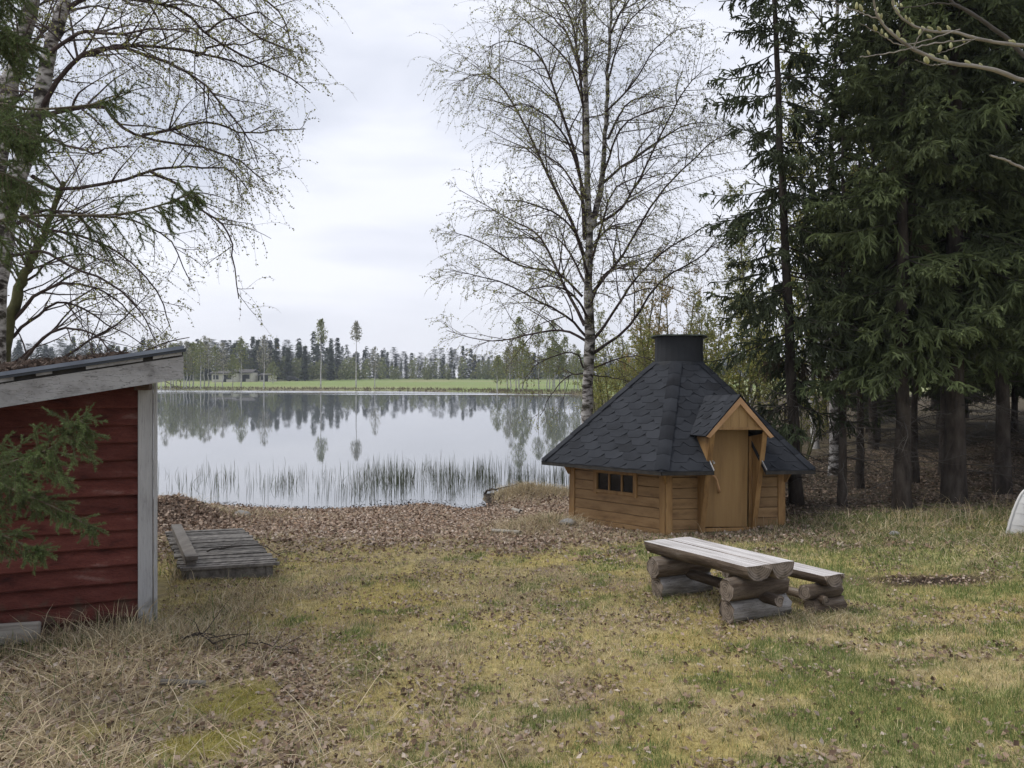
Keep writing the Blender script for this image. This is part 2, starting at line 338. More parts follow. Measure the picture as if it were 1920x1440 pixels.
# ------------------------------------------------------------------ the lie of the land
ZW = -1.05
SHORE = np.array([(-8, 15.6), (-6.2, 15.7), (-5, 15.25), (-3.8, 15.05), (-2.8, 15.3), (-1.8, 15.75), (-1.35, 15.5), (-.95, 15.05), (-.6, 15.3), (-.45, 15.8), (-.42, 16.6), (-.6, 17.0),
                  (-.2, 17.3), (.6, 17.1), (1.4, 17.4), (2.2, 19.5), (2.7, 25), (5, 50), (10, 104), (8, 111), (1, 112), (-4, 121), (-20, 131), (-50, 139), (-75, 149), (-112, 146), (-100, 120), (-62, 80), (-27, 36), (-14, 19)], float)
def lake_sd(x, y):
    P = SHORE; Q = np.roll(P, -1, 0); d2 = np.full(x.shape, 1e18); ins = np.zeros(x.shape, bool)
    for (ax, ay), (bx, by) in zip(P, Q):
        ex, ey = bx - ax, by - ay; t = np.clip(((x - ax) * ex + (y - ay) * ey) / (ex * ex + ey * ey), 0, 1)
        d2 = np.minimum(d2, (x - ax - t * ex) ** 2 + (y - ay - t * ey) ** 2)
        c = (ay > y) != (by > y)
        with np.errstate(divide='ignore', invalid='ignore'): ins ^= c & (x < (ex * (y - ay) / (ey if ey else 1e-9) + ax))
    d = np.sqrt(d2); return np.where(ins, -d, d)
def smooth_interp(s, xs, ys):
    return np.interp(s, xs, ys)
def H(x, y):
    x = np.asarray(x, float); y = np.asarray(y, float); shp = x.shape
    x = np.atleast_1d(x); y = np.atleast_1d(y)
    s = lake_sd(x, y)
    near = np.interp(s, [-60, -8, -3, 0, 1.4, 4.5, 7, 9.2, 10.8, 12.3, 14, 18, 60, 200], [-2.5, -1.0, -.32, 0, .12, .345, .47, .60, .80, 1.0, 1.08, 1.1, 1.3, 2])
    far = np.interp(s, [-60, -8, -3, 0, 1.5, 6, 60, 150, 400, 900], [-2.5, -1., -.3, 0, .35, .5, .9, 1.32, 1.5, 1.5])
    w = sstep(40, 100, y); h = ZW + near * (1 - w) + far * w
    yard = (1 - sstep(18, 40, y)) * (1 - sstep(12, 30, np.abs(x)))
    land = sstep(-.2, 1.5, s)
    h = h + yard * ((fbm(x, y, .9, 4) - .5) * .10 * land + (fbm(x, y, 5, 3) - .5) * .035 * sstep(.0, 1., s))
    h = h + .40 * np.exp(-((x + 5.75) / .70) ** 2 - ((y - 12.7) / .75) ** 2)            # leaf mound by the shore
    h = h + .15 * np.exp(-((x - .55) / .55) ** 2 - ((y - 11.6) / .55) ** 2)              # tussock at the hut corner
    h = h + .16 * np.exp(-((x - .35) / .7) ** 2 - ((y - 16.4) / .5) ** 2)                # bank of dry reeds
    h = h + .12 * np.exp(-((x - 6.3) / 1.2) ** 2 - ((y - 9.0) / .5) ** 2)
    h = h + .10 * np.exp(-((x + 2.6) / .5) ** 2 - ((y - 4.9) / .7) ** 2)
    return h.reshape(shp)
def hz1(x, y): return float(H(np.array([x]), np.array([y]))[0])
def axis(a, b, st, lo, hi, g=1.13):
    v = list(np.arange(a, b, st)); s = st
    while v[-1] < hi: s *= g; v.append(v[-1] + s)
    s = st; L = [a]
    while L[-1] > lo: s *= g; L.append(L[-1] - s)
    return np.array(L[:0:-1] + v)
gx = axis(-7, 9, .11, -600, 600); gy = axis(2, 17.8, .11, -12, 560, 1.08)
GX, GY = np.meshgrid(gx, gy); GZ = H(GX.ravel(), GY.ravel()).reshape(GX.shape)
# zone weights of the ground itself
def zones(x, y):
    s = lake_sd(x, y); n = fbm(x, y, .55, 4); n2 = fbm(x + 40, y - 9, 1.6, 4); n3 = fbm(x - 13, y + 5, .9, 4)
    leafband = sstep(9.6, 11.0, y + (n - .5) * 2.2 - .25 * np.clip(x, -6, 2) * 0) * (1 - sstep(3.5, 5.5, x)) * (1 - sstep(.1, .5, -s))
    leafpath = np.exp(-((x + 1.15 + .25 * (y - 3.6)) / .34) ** 2) * (1 - sstep(4.6, 5.6, y))       # worn strip right of the moss
    leftheap = (1 - sstep(-1.75, -1.2, x + (n2 - .5) * .9)) * (1 - sstep(5.6, 6.6, y))
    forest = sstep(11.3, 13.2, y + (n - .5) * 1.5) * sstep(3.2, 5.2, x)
    moss = np.exp(-((x + 1.53) / .30) ** 2 - ((y - 4.35) / .42) ** 2) + np.exp(-((x + 1.42) / .22) ** 2 - ((y - 3.62) / .22) ** 2) + .6 * np.exp(-((x + 1.9) / .3) ** 2 - ((y - 3.7) / .2) ** 2)
    moss = np.clip(moss * 1.5 * sstep(.34, .58, fbm(x + 5, y + 2, 3.2, 4)), 0, 1)
    soil = np.exp(-((x - 4.25) / .75) ** 4 - ((y - 7.65) / .28) ** 4)
    n4 = fbm(x + 61, y + 17, 3.7, 4)
    green = np.clip(sstep(.485, .635, n3 * .36 + n4 * .64 + .085 * sstep(.3, 3.2, x) + .05 * (1 - sstep(3.4, 4.6, y)) - .05 * (1 - sstep(-1, .5, x)) - .02), 0, 1)
    green = np.maximum(green, sstep(2.4, 3.6, x) * (1 - sstep(9.6, 11.5, y)) * sstep(6.3, 7.4, y) * (.5 + .5 * sstep(.35, .6, n4)))
    green = green * (1 - leafband) * (1 - leftheap * .8) * (1 - soil) * (1 - leafpath * .8)
    return dict(s=s, leafband=leafband, leafpath=leafpath, leftheap=leftheap, forest=forest, moss=moss, soil=soil, green=green, n=n, n2=n2, n3=n3)
def lerp(a, b, w): return a * (1 - w[:, None]) + np.asarray(b, float) * w[:, None]
fx, fy = GX.ravel(), GY.ravel(); z = zones(fx, fy)
K = np.tile(np.array([.32, .262, .135]), (len(fx), 1))                       # dry matted lawn
K = lerp(K, (.34, .28, .115), sstep(.45, .62, z['n2']))
K = lerp(K, (.23, .18, .12), sstep(.52, .70, fbm(fx + 7, fy, 2.3, 4)))
K = lerp(K, (.22, .235, .085), z['green'] * .6)
K = lerp(K, (.23, .18, .14), z['leafband'] * .85)
K = lerp(K, (.26, .205, .145), np.clip(z['leafpath'] + z['leftheap'], 0, 1) * .8)
K = lerp(K, (.20, .18, .05), z['moss'] * .9)
K = lerp(K, (.040, .028, .021), z['soil'])
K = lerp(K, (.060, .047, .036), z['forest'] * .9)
K = lerp(K, (.030, .025, .020), (1 - sstep(.05, .45, np.abs(z['s'] - .05))) * (fy < 40))     # wet rim
K = lerp(K, (.045, .042, .030), sstep(.0, .8, -z['s']))
farw = sstep(60, 95, fy)
field = lerp(np.tile(np.array([.19, .24, .09]), (len(fx), 1)), (.235, .245, .12), sstep(.4, .62, fbm(fx, fy, .035, 4)))
field = lerp(field, (.14, .115, .075), 1 - sstep(1.2, 3.2, z['s'] + 1.2 * z['n']))           # bank of dead grass
K = K * (1 - farw[:, None]) + field * farw[:, None]
ny, nx = GX.shape; i = (np.arange(ny - 1)[:, None] * nx + np.arange(nx - 1)[None]).ravel()
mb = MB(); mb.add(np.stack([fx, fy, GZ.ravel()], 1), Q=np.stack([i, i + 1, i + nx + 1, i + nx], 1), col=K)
def mat_ground():
    m = mat_attr('ground_turf', .95, 0, .38, 11., .1); t = m.node_tree; N, L = t.nodes, t.links
    tcn = N.new('ShaderNodeTexCoord'); n = N.new('ShaderNodeTexNoise'); n.inputs['Scale'].default_value = 38; n.inputs['Detail'].default_value = 6
    L.new(tcn.outputs['Object'], n.inputs['Vector'])
    bp = N.new('ShaderNodeBump'); bp.inputs['Strength'].default_value = .8; bp.inputs['Distance'].default_value = .03
    L.new(n.outputs['Fac'], bp.inputs['Height']); L.new(bp.outputs[0], N['Principled BSDF'].inputs['Normal'])
    return m
ground = mb.build('ground', mat_ground(), smooth=True); prop(ground, 'dry lakeside lawn sloping to the water with a green field beyond', 'ground', kind='structure')

# ------------------------------------------------------------------ lake
def mat_water():
    m, t, b, N, L = nodes('lake_water')
    tcn = N.new('ShaderNodeTexCoord'); mp = N.new('ShaderNodeMapping'); mp.inputs['Scale'].default_value = (.35, 1.3, 1)
    L.new(tcn.outputs['Object'], mp.inputs[0])
    n = N.new('ShaderNodeTexNoise'); n.inputs['Scale'].default_value = 1.5; n.inputs['Detail'].default_value = 3; L.new(mp.outputs[0], n.inputs['Vector'])
    # breeze bands: rougher water in patches, mostly under the far shore
    sx = N.new('ShaderNodeSeparateXYZ'); L.new(tcn.outputs['Object'], sx.inputs[0])
    mp2 = N.new('ShaderNodeMapping'); mp2.inputs['Scale'].default_value = (.012, .085, 1); L.new(tcn.outputs['Object'], mp2.inputs[0])
    nb = N.new('ShaderNodeTexNoise'); nb.inputs['Scale'].default_value = 1.; nb.inputs['Detail'].default_value = 3; L.new(mp2.outputs[0], nb.inputs['Vector'])
    mr = N.new('ShaderNodeMapRange'); mr.inputs[1].default_value = 88; mr.inputs[2].default_value = 116; mr.inputs[3].default_value = -.14; mr.inputs[4].default_value = .20; L.new(sx.outputs['Y'], mr.inputs[0])
    ad = N.new('ShaderNodeMath'); L.new(nb.outputs['Fac'], ad.inputs[0]); L.new(mr.outputs[0], ad.inputs[1])
    mr2 = N.new('ShaderNodeMapRange'); mr2.inputs[1].default_value = .56; mr2.inputs[2].default_value = .68; mr2.inputs[3].default_value = .012; mr2.inputs[4].default_value = 1.; L.new(ad.outputs[0], mr2.inputs[0])
    bp = N.new('ShaderNodeBump'); bp.inputs['Distance'].default_value = .035; L.new(mr2.outputs[0], bp.inputs['Strength'])
    L.new(n.outputs['Fac'], bp.inputs['Height'])
    gl = N.new('ShaderNodeBsdfGlossy'); gl.inputs['Roughness'].default_value = .015; gl.inputs['Color'].default_value = (.98, .985, 1, 1)
    mr3 = N.new('ShaderNodeMapRange'); mr3.inputs[1].default_value = .54; mr3.inputs[2].default_value = .68; mr3.inputs[3].default_value = .028; mr3.inputs[4].default_value = .20; L.new(ad.outputs[0], mr3.inputs[0]); L.new(mr3.outputs[0], gl.inputs['Roughness'])
    L.new(bp.outputs[0], gl.inputs['Normal'])
    df = N.new('ShaderNodeBsdfDiffuse'); df.inputs['Color'].default_value = (.13, .14, .145, 1)
    fr = N.new('ShaderNodeFresnel'); fr.inputs['IOR'].default_value = 3.4
    mx = N.new('ShaderNodeMixShader'); L.new(fr.outputs[0], mx.inputs[0]); L.new(df.outputs[0], mx.inputs[1]); L.new(gl.outputs[0], mx.inputs[2])
    L.new(mx.outputs[0], N['Material Output'].inputs[0]); N.remove(b)
    return m
mb = MB(); mb.add([(-118, 13.5, ZW), (14, 13.5, ZW), (14, 153, ZW), (-118, 153, ZW)], Q=[(0, 1, 2, 3)])
prop(mb.build('lake', mat_water()), 'calm grey lake mirroring the far treeline', 'lake', kind='structure')

# ------------------------------------------------------------------ small solid builders
def box_mesh(name, sx, sy, sz, bev=.004, seg=1):
    bm = bmesh.new(); bmesh.ops.create_cube(bm, size=1); bmesh.ops.scale(bm, vec=(sx, sy, sz), verts=bm.verts)
    if bev: bmesh.ops.bevel(bm, geom=bm.edges[:], offset=bev, segments=seg, affect='EDGES')
    me = bpy.data.meshes.new(name); bm.to_mesh(me); bm.free(); return me
def box(name, size, loc, mat, parent=None, rot=(0, 0, 0), bev=.004):
    o = link(name, box_mesh(name, *size, bev), mat, parent); o.location = loc; o.rotation_euler = rot; return o
def prism(name, poly, depth, mat, parent=None, bev=.003):
    """extrude a 2-D outline (x, z) along y, centred"""
    bm = bmesh.new(); vs = [bm.verts.new((x, -depth / 2, zz)) for x, zz in poly]; f = bm.faces.new(vs)
    r = bmesh.ops.extrude_face_region(bm, geom=[f]); bmesh.ops.translate(bm, vec=(0, depth, 0), verts=[v for v in r['geom'] if isinstance(v, bmesh.types.BMVert)])
    bmesh.ops.recalc_face_normals(bm, faces=bm.faces)
    if bev: bmesh.ops.bevel(bm, geom=bm.edges[:], offset=bev, segments=1, affect='EDGES')
    me = bpy.data.meshes.new(name); bm.to_mesh(me); bm.free(); return link(name, me, mat, parent)
def plate(name, top, thick, mat, parent=None):
    """solid plate from a 3-D polygon, thickened against its normal"""
    top = [Vector(p) for p in top]; nrm = (top[1] - top[0]).cross(top[2] - top[0]).normalized()
    bm = bmesh.new(); a = [bm.verts.new(p) for p in top]; b = [bm.verts.new(p - nrm * thick) for p in top]; n = len(top)
    bm.faces.new(a); bm.faces.new(b[::-1])
    for k in range(n): bm.faces.new((a[k], b[k], b[(k + 1) % n], a[(k + 1) % n]))
    bmesh.ops.recalc_face_normals(bm, faces=bm.faces)
    me = bpy.data.meshes.new(name); bm.to_mesh(me); bm.free(); return link(name, me, mat, parent)
def clip(poly, a, b, c):
    """keep the part of a 2-D polygon where a*x + b*y <= c"""
    out = []
    for k in range(len(poly)):
        p, q = poly[k], poly[(k + 1) % len(poly)]; dp, dq = a * p[0] + b * p[1] - c, a * q[0] + b * q[1] - c
        if dp <= 0: out.append(p)
        if dp * dq < 0: t = dp / (dp - dq); out.append((p[0] + t * (q[0] - p[0]), p[1] + t * (q[1] - p[1])))
    return out
def area2(poly): return abs(sum(poly[k][0] * poly[(k + 1) % len(poly)][1] - poly[(k + 1) % len(poly)][0] * poly[k][1] for k in range(len(poly)))) / 2

# ------------------------------------------------------------------ grill hut
HUT = (2.78, 12.64); hut = empty('grill_hut', (HUT[0], HUT[1], -.74), 0, 'six-sided brown grill hut with dark shingled roof and gabled door', 'hut')
hut.rotation_euler = (-.040, .010, 0)
RE, RW, ZE, ZC, RC = 2.36, 1.86, .93, 2.54, .40
SL = (ZC - ZE) / (RE * math.cos(R(30)) - RC)            # rise per metre of apothem
def pol(r, deg, zz): return Vector((r * math.cos(R(deg)), r * math.sin(R(deg)), zz))
CORN = [252 + 60 * k for k in range(6)]                # corner k; face k spans corner k to k+1
AE, AW = RE * math.cos(R(30)), RW * math.cos(R(30))
def face_pt(k, u, ap, zz):                             # local point on side k: u along, ap outward
    a = CORN[k] + 30; n = Vector((math.cos(R(a)), math.sin(R(a)), 0)); t = Vector((-math.sin(R(a)), math.cos(R(a)), 0))
    return n * ap + t * u + Vector((0, 0, zz))
def on_roof(k, u, v, off=0.):                          # v: metres up the slope from the eave
    l = math.hypot(1, SL); ap = AE - v / l; zz = ZE + v / l * SL
    p = face_pt(k, u, ap, zz); a = CORN[k] + 30
    return p + Vector((math.cos(R(a)) * SL / l, math.sin(R(a)) * SL / l, 1 / l)) * off
VL = (AE - RC) * math.hypot(1, SL); T30 = math.tan(R(30))
DW = .40                                               # half width of the door slot
DAP, DZA, DZL, DHW = 2.05, 1.98, 1.42, .52             # gable front: apothem, apex height, eave height, half width
lh = math.hypot(1, SL); v_of_ap = lambda ap: (AE - ap) * lh
APR = AE - (DZA - ZE) / SL; APL = AE - (DZL - ZE) / SL  # where ridge and gable eave meet the main roof
for k in range(6):
    top = [on_roof(k, -AE * T30, 0), on_roof(k, AE * T30, 0), on_roof(k, RC * T30, VL), on_roof(k, -RC * T30, VL)]
    if k == 0:
        va, vr = v_of_ap(1.60), v_of_ap(APR)
        w = lambda v: (AE - v / lh) * T30
        plate('roof_board', [on_roof(0, -w(0), 0), on_roof(0, -DW, 0), on_roof(0, -DW, va), on_roof(0, -w(va), va)], .045, M['shingle'], hut)
        plate('roof_board', [on_roof(0, DW, 0), on_roof(0, w(0), 0), on_roof(0, w(va), va), on_roof(0, DW, va)], .045, M['shingle'], hut)
        plate('roof_board', [on_roof(0, -w(va), va), on_roof(0, w(va), va), on_roof(0, RC * T30, VL), on_roof(0, -RC * T30, VL)], .045, M['shingle'], hut)
    else: plate('roof_board', top, .045, M['shingle'], hut)
    # a pale batten under the eave
EXP, TW = .150, .345
def tab(u, v): return [(u - TW * .5, v + EXP * .62), (u - TW * .27, v), (u + TW * .27, v), (u + TW * .5, v + EXP * .62), (u + TW * .5, v + EXP * 1.25), (u - TW * .5, v + EXP * 1.25)]
def shingle_mesh(polys, place, th=.005):
    bm = bmesh.new()
    for poly, v0 in polys:
        up = lambda q, o: place(q[0], q[1], o + .009 - .006 * min(1, max(0, (q[1] - v0) / (EXP * 1.25))))
        a = [bm.verts.new(up(q, th)) for q in poly]; b = [bm.verts.new(up(q, 0)) for q in poly]; n = len(poly)
        bm.faces.new(a)
        for j in range(n): bm.faces.new((a[j], b[j], b[(j + 1) % n], a[(j + 1) % n]))
    bmesh.ops.recalc_face_normals(bm, faces=bm.faces)
    me = bpy.data.meshes.new('shingle'); bm.to_mesh(me); bm.free(); return me
for k in range(6):
    back = []
    rows = int(VL / EXP) + 1
    for r_ in range(-1, rows):
        for c_ in range(-6, 7):
            u = (c_ + (.5 if r_ % 2 else 0)) * TW + random.uniform(-.006, .006); v = r_ * EXP + random.uniform(-.004, .004); poly = tab(u, v)
            poly = clip(poly, 0, -1, .012); poly = clip(poly, 0, 1, VL - .002) if poly else poly
            for sg in (1, -1):
                if poly: poly = clip(poly, sg, T30 / lh, AE * T30 + .004)
            if not poly or len(poly) < 3: continue
            if k == 0:
                # outside the gable's footprint: left and right of it, and above its ridge
                pieces = []
                vR, vL_ = v_of_ap(APR), v_of_ap(APL); sl = (DHW) / (vR - vL_)
                for sg in (-1, 1):
                    lowp = clip(poly, 0, 1, vL_)
                    q = clip(lowp, -sg, 0, -(DW + .0)) if len(lowp) > 2 else []
                    if len(q) > 2: pieces.append(q)
                    hi = clip(poly, 0, -1, -vL_)
                    q = clip(hi, -sg, -sl, -(sl * vR)) if len(hi) > 2 else []      # sg*u >= sl*(vR - v)
                    q = clip(q, -sg, 0, 0) if len(q) > 2 else []
                    if len(q) > 2: pieces.append(q)
            else: pieces = [poly]
            for q in pieces:
                if area2(q) < .0012: continue
                if k in (0, 5, 1): link('shingle', shingle_mesh([(q, v)], lambda a, b, o, k=k: on_roof(k, a, b, o)), M['shingle'], hut)
                else: back.append((q, v))
    if back: prop(link('shingles', shingle_mesh(back, lambda a, b, o, k=k: on_roof(k, a, b, o)), M['shingle'], hut), kind='stuff')
# ridge caps along the six hips
for k in range(6):
    n = 8
    for j in range(n):
        va, vb = VL * j / n - .01, VL * (j + 1) / n + .05
        if j == n - 1: vb = VL
        ww = .105
        def hp(v, side, o):
            kk = (k - 1) % 6 if side < 0 else k
            hw = (AE - v / lh) * T30
            return on_roof(kk, (hw - ww) if side < 0 else (-hw + ww), v, o)
        def ridge(v, o):
            rr = (AE - v / lh) / math.cos(R(30)); return pol(rr, CORN[k], ZE + v / lh * SL + o)
        a = [hp(va, -1, .034), ridge(va, .046), hp(va, 1, .034)]; b = [hp(vb, -1, .020), ridge(vb, .032), hp(vb, 1, .020)]
        a2 = [p - Vector((0, 0, .012)) for p in a]
        V = a + b + a2
        mbx = MB(); mbx.add([tuple(p) for p in V], Q=[(0, 1, 4, 3), (1, 2, 5, 4), (0, 6, 7, 1), (1, 7, 8, 2)])
        mbx.build('ridge_cap', M['shingle'], hut)
# eave boards
for k in range(6):
    segs = [(-AE * T30, AE * T30)] if k else [(-AE * T30, -DW), (DW, AE * T30)]
    for a, b in segs:
        plate('eave_board', [face_pt(k, a * .995, AE - .012, ZE - .003), face_pt(k, b * .995, AE - .012, ZE - .003), face_pt(k, b * .995, AE - .012, ZE - .058), face_pt(k, a * .995, AE - .012, ZE - .058)], .022, M['blackgap'], hut)
# chimney collar
def ring_mesh(name, prof, n=24, jit=0):
    bm = bmesh.new(); rings = []
    for r, zz in prof: rings.append([bm.verts.new((r * math.cos(2 * math.pi * j / n), r * math.sin(2 * math.pi * j / n), zz + (random.uniform(-jit, jit)))) for j in range(n)])
    for a, b in zip(rings, rings[1:]):
        for j in range(n): bm.faces.new((a[j], a[(j + 1) % n], b[(j + 1) % n], b[j]))
    me = bpy.data.meshes.new(name); bm.to_mesh(me); bm.free(); return me
col = link('chimney_collar', ring_mesh('chimney_collar', [(.46, ZC - .05), (.43, ZC + .01), (.405, ZC + .03), (.395, ZC + .25), (.40, ZC + .445), (.36, ZC + .445), (.36, ZC + .1)]), M['collar'], hut)
for j in range(6):       # lid of overlapping sheets
    a0, a1 = 2 * math.pi * j / 6 - .03, 2 * math.pi * (j + 1) / 6 + .03
    zz = ZC + .462 + (j % 2) * .012
    pts = [(.47 * math.cos(a0 + (a1 - a0) * q / 4), .47 * math.sin(a0 + (a1 - a0) * q / 4), zz + random.uniform(-.004, .004)) for q in range(5)]
    plate('lid_sheet', pts + [(.02 * math.cos((a0 + a1) / 2), .02 * math.sin((a0 + a1) / 2), zz + .03)], .02, M['capgreen'], col)
# walls
BH = .150
def board_seg(k, u0, u1, zz, h, mat=None, name='wall_board', ap=AW, th=.04):
    a = R(CORN[k] + 30) + math.pi / 2
    o = box(name, (u1 - u0, th, h - .006), face_pt(k, (u0 + u1) / 2, ap, zz + h / 2), mat or M['hutwood'], hut, (0, 0, a), .005); return o
hw = AW * T30 - .06
for k in range(6):
    plate('wall_core', [face_pt(k, -hw, AW - .022, -.25), face_pt(k, hw, AW - .022, -.25), face_pt(k, hw, AW - .022, 1.12), face_pt(k, -hw, AW - .022, 1.12)], .03, M['blackgap'], hut)
    for j in range(8):
        zz = -.10 + j * BH
        if k == 0:
            board_seg(k, -hw, -.42, zz, BH); board_seg(k, .42, hw, zz, BH)
        elif k == 5 and j in (4, 5):
            board_seg(k, -hw, -.41, zz, BH); board_seg(k, .41, hw, zz, BH)
        else: board_seg(k, -hw, hw, zz, BH)
    board_seg(k, -hw, hw, -.27, .165, M['concrete'], 'plinth_strip', AW - .006, .05)
for k in range(6):
    for sg, kk in ((1, (k - 1) % 6), (-1, k)):
        a = R(CORN[kk] + 30) + math.pi / 2; u = sg * (AW * T30 - .04)
        box('corner_board', (.105, .045, 1.42), face_pt(kk, u, AW + .016, .42), M['huttrim'], hut, (0, 0, a), .006)
    # curved bracket under the eave
    br = prism('eave_bracket', [(0, 0), (.03, .0), (.09, .11), (.28, .22), (.28, .26), (0, .26)], .045, M['huttrim'], hut)
    br.location = pol(RW + .03, CORN[k], .72); br.rotation_euler = (0, 0, R(CORN[k]))
# window on side 5
def wbox(name, u0, u1, z0, z1, ap, th, mat, parent, bev=.004):
    a = R(CORN[5] + 30) + math.pi / 2
    o = box(name, (u1 - u0, th, z1 - z0), face_pt(5, (u0 + u1) / 2, ap, (z0 + z1) / 2), mat, None, (0, 0, a), bev); o.parent = parent; return o
win = wbox('window', -.36, .36, .53, .78, AW - .010, .014, M['glass'], hut, 0)
for a_, b_, c_, d_ in ((-.43, -.36, .46, .86), (.36, .43, .46, .86), (-.36, .36, .785, .855), (-.36, .36, .475, .53)):
    wbox('window_frame', a_, b_, c_, d_, AW + .018, .05, M['huttrim'], hut)
for u in (-.125, .125): wbox('muntin', u - .014, u + .014, .53, .785, AW + .008, .03, M['huttrim'], hut, .003)
# gable over the door
def gp(u, ap, zz): return face_pt(0, u, ap, zz)
for sg in (-1, 1):
    # gable roof slope (front eave, ridge) down to the valley with the main roof
    q = [gp(0, DAP, DZA), gp(sg * DHW, DAP, DZL), gp(sg * DHW, APL - .02, DZL), gp(0, APR - .04, DZA)]
    if sg < 0: q = [q[0], q[3], q[2], q[1]]
    plate('gable_roof_board', q, .03, M['shingle'], hut)
    gl = math.hypot(DHW, DZA - DZL)
    def on_gable(a, b, o, sg=sg):          # a: out along the ridge (apothem), b: metres up from the gable eave
        t = b / gl; nrm = Vector((0, 0, 1)) * (DHW / gl)
        p = gp(sg * DHW * (1 - t), a, DZL + (DZA - DZL) * t); side = gp(sg, 0, 0) * ((DZA - DZL) / gl)
        return p + (nrm + side) * o
    for r_ in range(-1, 6):
        for c_ in range(0, 6):
            a = .75 + (c_ + (.5 if r_ % 2 else 0)) * TW * .8; b = r_ * EXP
            p = [(a + (x - a) * .8, y) for x, y in tab(a, b)]
            p = clip(p, 0, -1, .012); p = clip(p, 0, 1, gl - .004) if p else p
            if p and len(p) > 2: p = clip(p, 1, 0, DAP + .012)
            # valley: apothem must exceed the main roof's at that height
            if p and len(p) > 2: p = clip(p, -1, -(APL - APR) / gl, -APL + .01)
            if p and len(p) > 2 and area2(p) > .001: link('gable_shingle', shingle_mesh([(p, b)], on_gable), M['shingle'], hut)
    # barge board along the gable edge
    w = .075
    dx, dz = DHW, DZA - DZL; L_ = math.hypot(dx, dz)
    q = [gp(0, DAP + .014, DZA - .012), gp(sg * (DHW), DAP + .014, DZL - .012), gp(sg * (DHW - .055), DAP + .014, DZL - .03), gp(0, DAP + .014, DZA - .115)]
    if sg > 0: q = q[::-1]
    plate('barge_board', q, .035, M['barge'], hut)
    # cheek beside the door, flush at the foot and running out under the gable
    q = [gp(sg * (DW + .01), AW + .03, -.05), gp(sg * (DW + .01), AW + .075, -.05), gp(sg * (DW + .01), DAP - .03, 1.46), gp(sg * (DW + .01), AW - .0, 1.40)]
    plate('door_cheek', q, sg * .035, M['huttrim'], hut)
    q = [gp(sg * (DW - .03), AW + .078, -.05), gp(sg * (DW + .035), AW + .078, -.05), gp(sg * (DW + .035), DAP - .02, 1.47), gp(sg * (DW - .03), DAP - .02, 1.47)]
    if sg < 0: q = q[::-1]
    plate('cheek_edge_board', q, .022, M['huttrim'], hut)
    # cut edge of the main roof beside the door
    q = [on_roof(0, sg * (DW + .0), -.01, .024), on_roof(0, sg * (DW + .0), .26, .024), on_roof(0, sg * DW, .26, -.012), on_roof(0, sg * DW, -.01, -.012)]
    plate('roof_edge_trim', q, sg * .012, M['whitewood'], hut)
for j in range(-3, 3):                     # ridge caps of the gable are one row; the gable itself is boarded
    u0, u1 = j * .125, (j + 1) * .125
    zt = lambda u: DZA - .10 - abs(u) * (DZA - DZL) / DHW
    q = [gp(u0 + .002, DAP - .03, 1.525), gp(u1 - .002, DAP - .03, 1.525), gp(u1 - .002, DAP - .03, max(1.54, zt(u1))), gp(u0 + .002, DAP - .03, max(1.54, zt(u0)))]
    plate('gable_panel', q, .02, M['hutdoor'], hut)
q = [gp(-.40, DAP - .012, 1.505), gp(.40, DAP - .012, 1.505), gp(.40, DAP - .012, 1.54), gp(-.40, DAP - .012, 1.54)]
plate('gable_sill', q, .03, M['huttrim'], hut)
for j in range(4):
    a0, a1 = APR + (DAP + .015 - APR) * j / 4 - .01, APR + (DAP + .015 - APR) * (j + 1) / 4
    V = [gp(-.085, a0, DZA - .075), gp(0, a0, DZA + .022), gp(.085, a0, DZA - .075), gp(-.085, a1, DZA - .068), gp(0, a1, DZA + .030), gp(.085, a1, DZA - .068)]
    mbx = MB(); mbx.add([tuple(p) for p in V], Q=[(0, 1, 4, 3), (1, 2, 5, 4)]); mbx.build('gable_ridge_cap', M['shingle'], hut)
# door: slightly ajar, hung on its right edge
fa = R(CORN[0] + 30) + math.pi / 2
plate('door_recess', [gp(-.42, AW - .045, -.2), gp(.42, AW - .045, -.2), gp(.42, AW - .045, 1.36), gp(-.42, AW - .045, 1.36)], .02, M['blackgap'], hut)
door = box('door', (.70, .045, 1.46), gp(-.02, AW + .028, .81), M['hutdoor'], hut, (R(.4), R(.7), fa - R(2)), .006)
hl = box('lock_case', (.075, .03, .04), (-.235, -.035, .22), M['steel'], door, (0, 0, 0), .006)
bm = bmesh.new(); bmesh.ops.create_cone(bm, segments=14, radius1=.022, radius2=.018, depth=.03, cap_ends=True); me = bpy.data.meshes.new('knob'); bm.to_mesh(me); bm.free()
kn = link('knob', me, M['steel'], door); kn.location = (-.205, -.062, .205); kn.rotation_euler = (R(90), 0, 0)
hp = resample([(-.27, -.03, .05), (-.25, -.075, .04), (-.185, -.09, -.01), (-.15, -.09, -.11), (-.12, -.08, -.20), (-.105, -.03, -.225)], 14)
mbx = MB(); tubes(mbx, hp, np.array([.013, .016, .018, .019, .018, .017, .016, .016, .017, .018, .018, .018, .016, .013]), 7, (1, 1, 1)); mbx.build('branch_handle', M['barge'], door, True)
box('threshold', (.80, .09, .05), gp(0, AW + .03, .045), M['huttrim'], hut, (0, 0, fa), .006)
box('door_frame', (.05, .06, 1.36), gp(-.385, AW + .012, .72), M['huttrim'], hut, (0, 0, fa), .005)
box('door_frame', (.05, .06, 1.36), gp(.385, AW + .012, .72), M['huttrim'], hut, (0, 0, fa), .005)
st = box('step_stone', (1.05, .30, .12), tuple(Vector((HUT[0], HUT[1], -.74)) + gp(.12, AW + .20, .0)), M['concrete'], None, (0, 0, fa), .02)
prop(st, 'low grey concrete step in front of the hut door', 'step')

